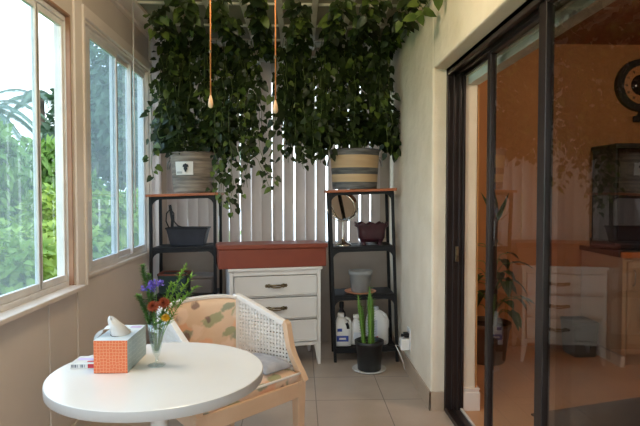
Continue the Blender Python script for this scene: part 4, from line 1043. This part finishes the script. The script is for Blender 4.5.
st.build('stalks', M['spikeleaf'], kp); lf.build('leaves', M['houseleaf'], kp)

# ------------------------------------------------------------------ garden outside
m = MB(); m.box(-40, -30, -.45, 40, 60, -.35); struct(m.build('ground', M['grass']))
m = MB(); m.box(-2.45, 4.9, -.36, 8, 60, -.34); m.box(-40, 25, -.36, -2.45, 60, -.34); m.box(8, 4.9, -.36, 40, 60, -.34); struct(m.build('patio', M['concrete']))
def blob(n, rx, ry, rz, size, mi=0, zc=None):
    m = MB(); zc = rz if zc is None else zc
    lobes = [(Vector((rnd(-.5, .5) * rx, rnd(-.5, .5) * ry, zc + rnd(-.45, .45) * rz)), rnd(.45, .7)) for _ in range(9)]
    for k in range(n):
        c, s_ = random.choice(lobes); d = Vector((rnd(-1, 1), rnd(-1, 1), rnd(-1, 1)))
        if d.length < .05: continue
        d.normalize(); p = c + Vector((d.x * rx, d.y * ry, d.z * rz)) * s_ * rnd(.75, 1.05)
        if p.z < .03: p.z = rnd(.03, .2)
        dd = d + Vector((rnd(-.8, .8), rnd(-.8, .8), rnd(-1, .2))); L = size * rnd(.6, 1.3)
        m.leaf(p, dd, d, L, L * .6, mi, .2, .2)
    return m
shr = []
mesh_a = blob(4200, 1.0, 1.0, .85, .15); mesh_b = blob(6000, .95, 1.0, .75, .14)
def shrub(label, x, y, s_, mesh, mk, group):
    r = thing('garden_shrub', label, 'shrub', (x, y, -.35), rnd(0, 6), group=group); r.scale = (s_, s_, s_)
    return r
pa = pb = None
def place(pos, key, mk, label, group, cat='shrub', name='garden_shrub'):
    global MES
    for (x, y, s_) in pos:
        r = thing(name, label, cat, (x, y, -.35), rnd(0, 6), group=group); r.scale = (s_, s_, s_ * (rnd(1.65, 1.85) if key == 'g' else rnd(.95, 1.15)))
        o = bpy.data.objects.new('foliage', MES[key][0]); COL.objects.link(o); o.parent = r
        t = bpy.data.objects.new('trunk', MES[key][1]); COL.objects.link(t); t.parent = r
def mk_mesh(blobm, material, th, tr):
    o = blobm.build('foliage', material); t = MB(); t.tube([(0, 0, 0), (.05, .02, th * .5), (0, 0, th)], tr, n=8, r1=tr * .5); o2 = t.build('trunk', M['bark'])
    a, b = o.data, o2.data; bpy.data.objects.remove(o); bpy.data.objects.remove(o2); return (a, b)
MES = dict(y=mk_mesh(mesh_a, M['shrub_y'], 1.0, .05), g=mk_mesh(mesh_b, M['shrub'], 1.0, .05), t=mk_mesh(blob(9000, 1.5, 1.5, 2.2, .2, zc=2.7), M['treeleaf'], 3.2, .14))
place([(-3.2, 5.5, .70), (-3.4, 7.3, .75), (-3.7, 9.3, .95), (-3.8, 11.6, 1.05)], 'y', None, 'bright yellow-green shrub outside the left windows', 'bright shrubs outside the left windows')
place([(-5.7, 5.0, 1.15), (-5.7, 7.7, 1.15), (-5.7, 10.4, 1.15), (-5.7, 13.1, 1.15)], 'g', None, 'mid-green garden shrub further back outside the left windows', 'green shrubs outside the left windows')
place([(-5.8, 17.0, 1.3), (-4.9, 22.5, 1.5)], 't', None, 'tall blue-green tree seen through the far left window', 'trees outside the far left window', 'tree', 'garden_tree')
def palm(label, x, y, h, fronds, L):
    r = thing('palm_tree', label, 'palm tree', (x, y, -.35))
    t = MB(); t.tube([(0, 0, 0), (.05, 0, h * .5), (0, 0, h)], .13, n=10, r1=.09); t.build('trunk', M['bark'], r)
    for k in range(fronds):
        a = 2 * PI * k / fronds + rnd(-.2, .2); el = rnd(.2, 1.1); f = MB(); pts = []
        for i in range(11):
            s_ = i / 10; pts.append(Vector((math.cos(a) * L * s_ * math.cos(el * .6), math.sin(a) * L * s_ * math.cos(el * .6), h + L * (math.sin(el) * s_ - .85 * s_ * s_))))
        f.tube(pts, .015, n=5, r1=.004)
        for i in range(60):
            s_ = .12 + .88 * i / 59; kx = min(9, int(s_ * 10)); p = pts[kx].lerp(pts[kx + 1], s_ * 10 - kx); tg = (pts[kx + 1] - pts[kx]).normalized()
            sd = tg.cross(Vector((0, 0, 1))).normalized()
            for q in (-1, 1):
                d = (sd * q + tg * .9 + Vector((0, 0, -.35))).normalized(); f.leaf(p, d, Vector((0, 0, 1)), .42 * (1 - .55 * s_) , .035, 0, .1, .25)
        f.build('frond', M['palm'], r)
palm('grey-green palm tree at the left edge of the near window', -8.9, 15.4, 4.0, 12, 2.0)
palm('grey-green palm with drooping fronds behind the window mullion', -9.6, 20.6, 5.2, 12, 2.1)

# ------------------------------------------------------------------ light
w = bpy.data.worlds.new('sky'); SC.world = w; w.use_nodes = True; nt = w.node_tree; bg = nt.nodes['Background']
tc = nt.nodes.new('ShaderNodeTexCoord'); sp = nt.nodes.new('ShaderNodeSeparateXYZ'); rp = nt.nodes.new('ShaderNodeValToRGB')
rp.color_ramp.elements[0].position = 0; rp.color_ramp.elements[0].color = (.92, .97, 1, 1)
rp.color_ramp.elements[1].position = .8; rp.color_ramp.elements[1].color = (.62, .80, 1, 1)
nt.links.new(tc.outputs['Generated'], sp.inputs[0]); nt.links.new(sp.outputs['Z'], rp.inputs[0]); nt.links.new(rp.outputs[0], bg.inputs[0])
bg.inputs[1].default_value = 2.2
def light(kind, name, loc_, energy, color, **kw):
    l = bpy.data.lights.new(name, kind); l.energy = energy; l.color = color
    for k, v in kw.items(): setattr(l, k, v)
    o = bpy.data.objects.new(name, l); COL.objects.link(o); o.location = loc_; return o
s = light('SUN', 'sun', (0, 0, 10), 1.3, (1, .95, .85), angle=.05); s.rotation_euler = (math.radians(28), math.radians(42), 0)
light('POINT', 'kitchen_lamp', (2.6, 2.2, 2.35), 25, (1, .86, .66), shadow_soft_size=.15)
light('POINT', 'ceiling_fan_lamp', (-.2, 1.9, 2.36), 18, (1, .82, .56), shadow_soft_size=.12)
SC.view_settings.view_transform = 'Standard'; SC.view_settings.look = 'None'; SC.view_settings.gamma = 1; SC.view_settings.use_curve_mapping = False
SC.view_settings.exposure = 1.12
SC.render.film_transparent = False
SC.cycles.use_denoising = True
SC.cycles.max_bounces = 10; SC.cycles.diffuse_bounces = 5; SC.cycles.transparent_max_bounces = 16
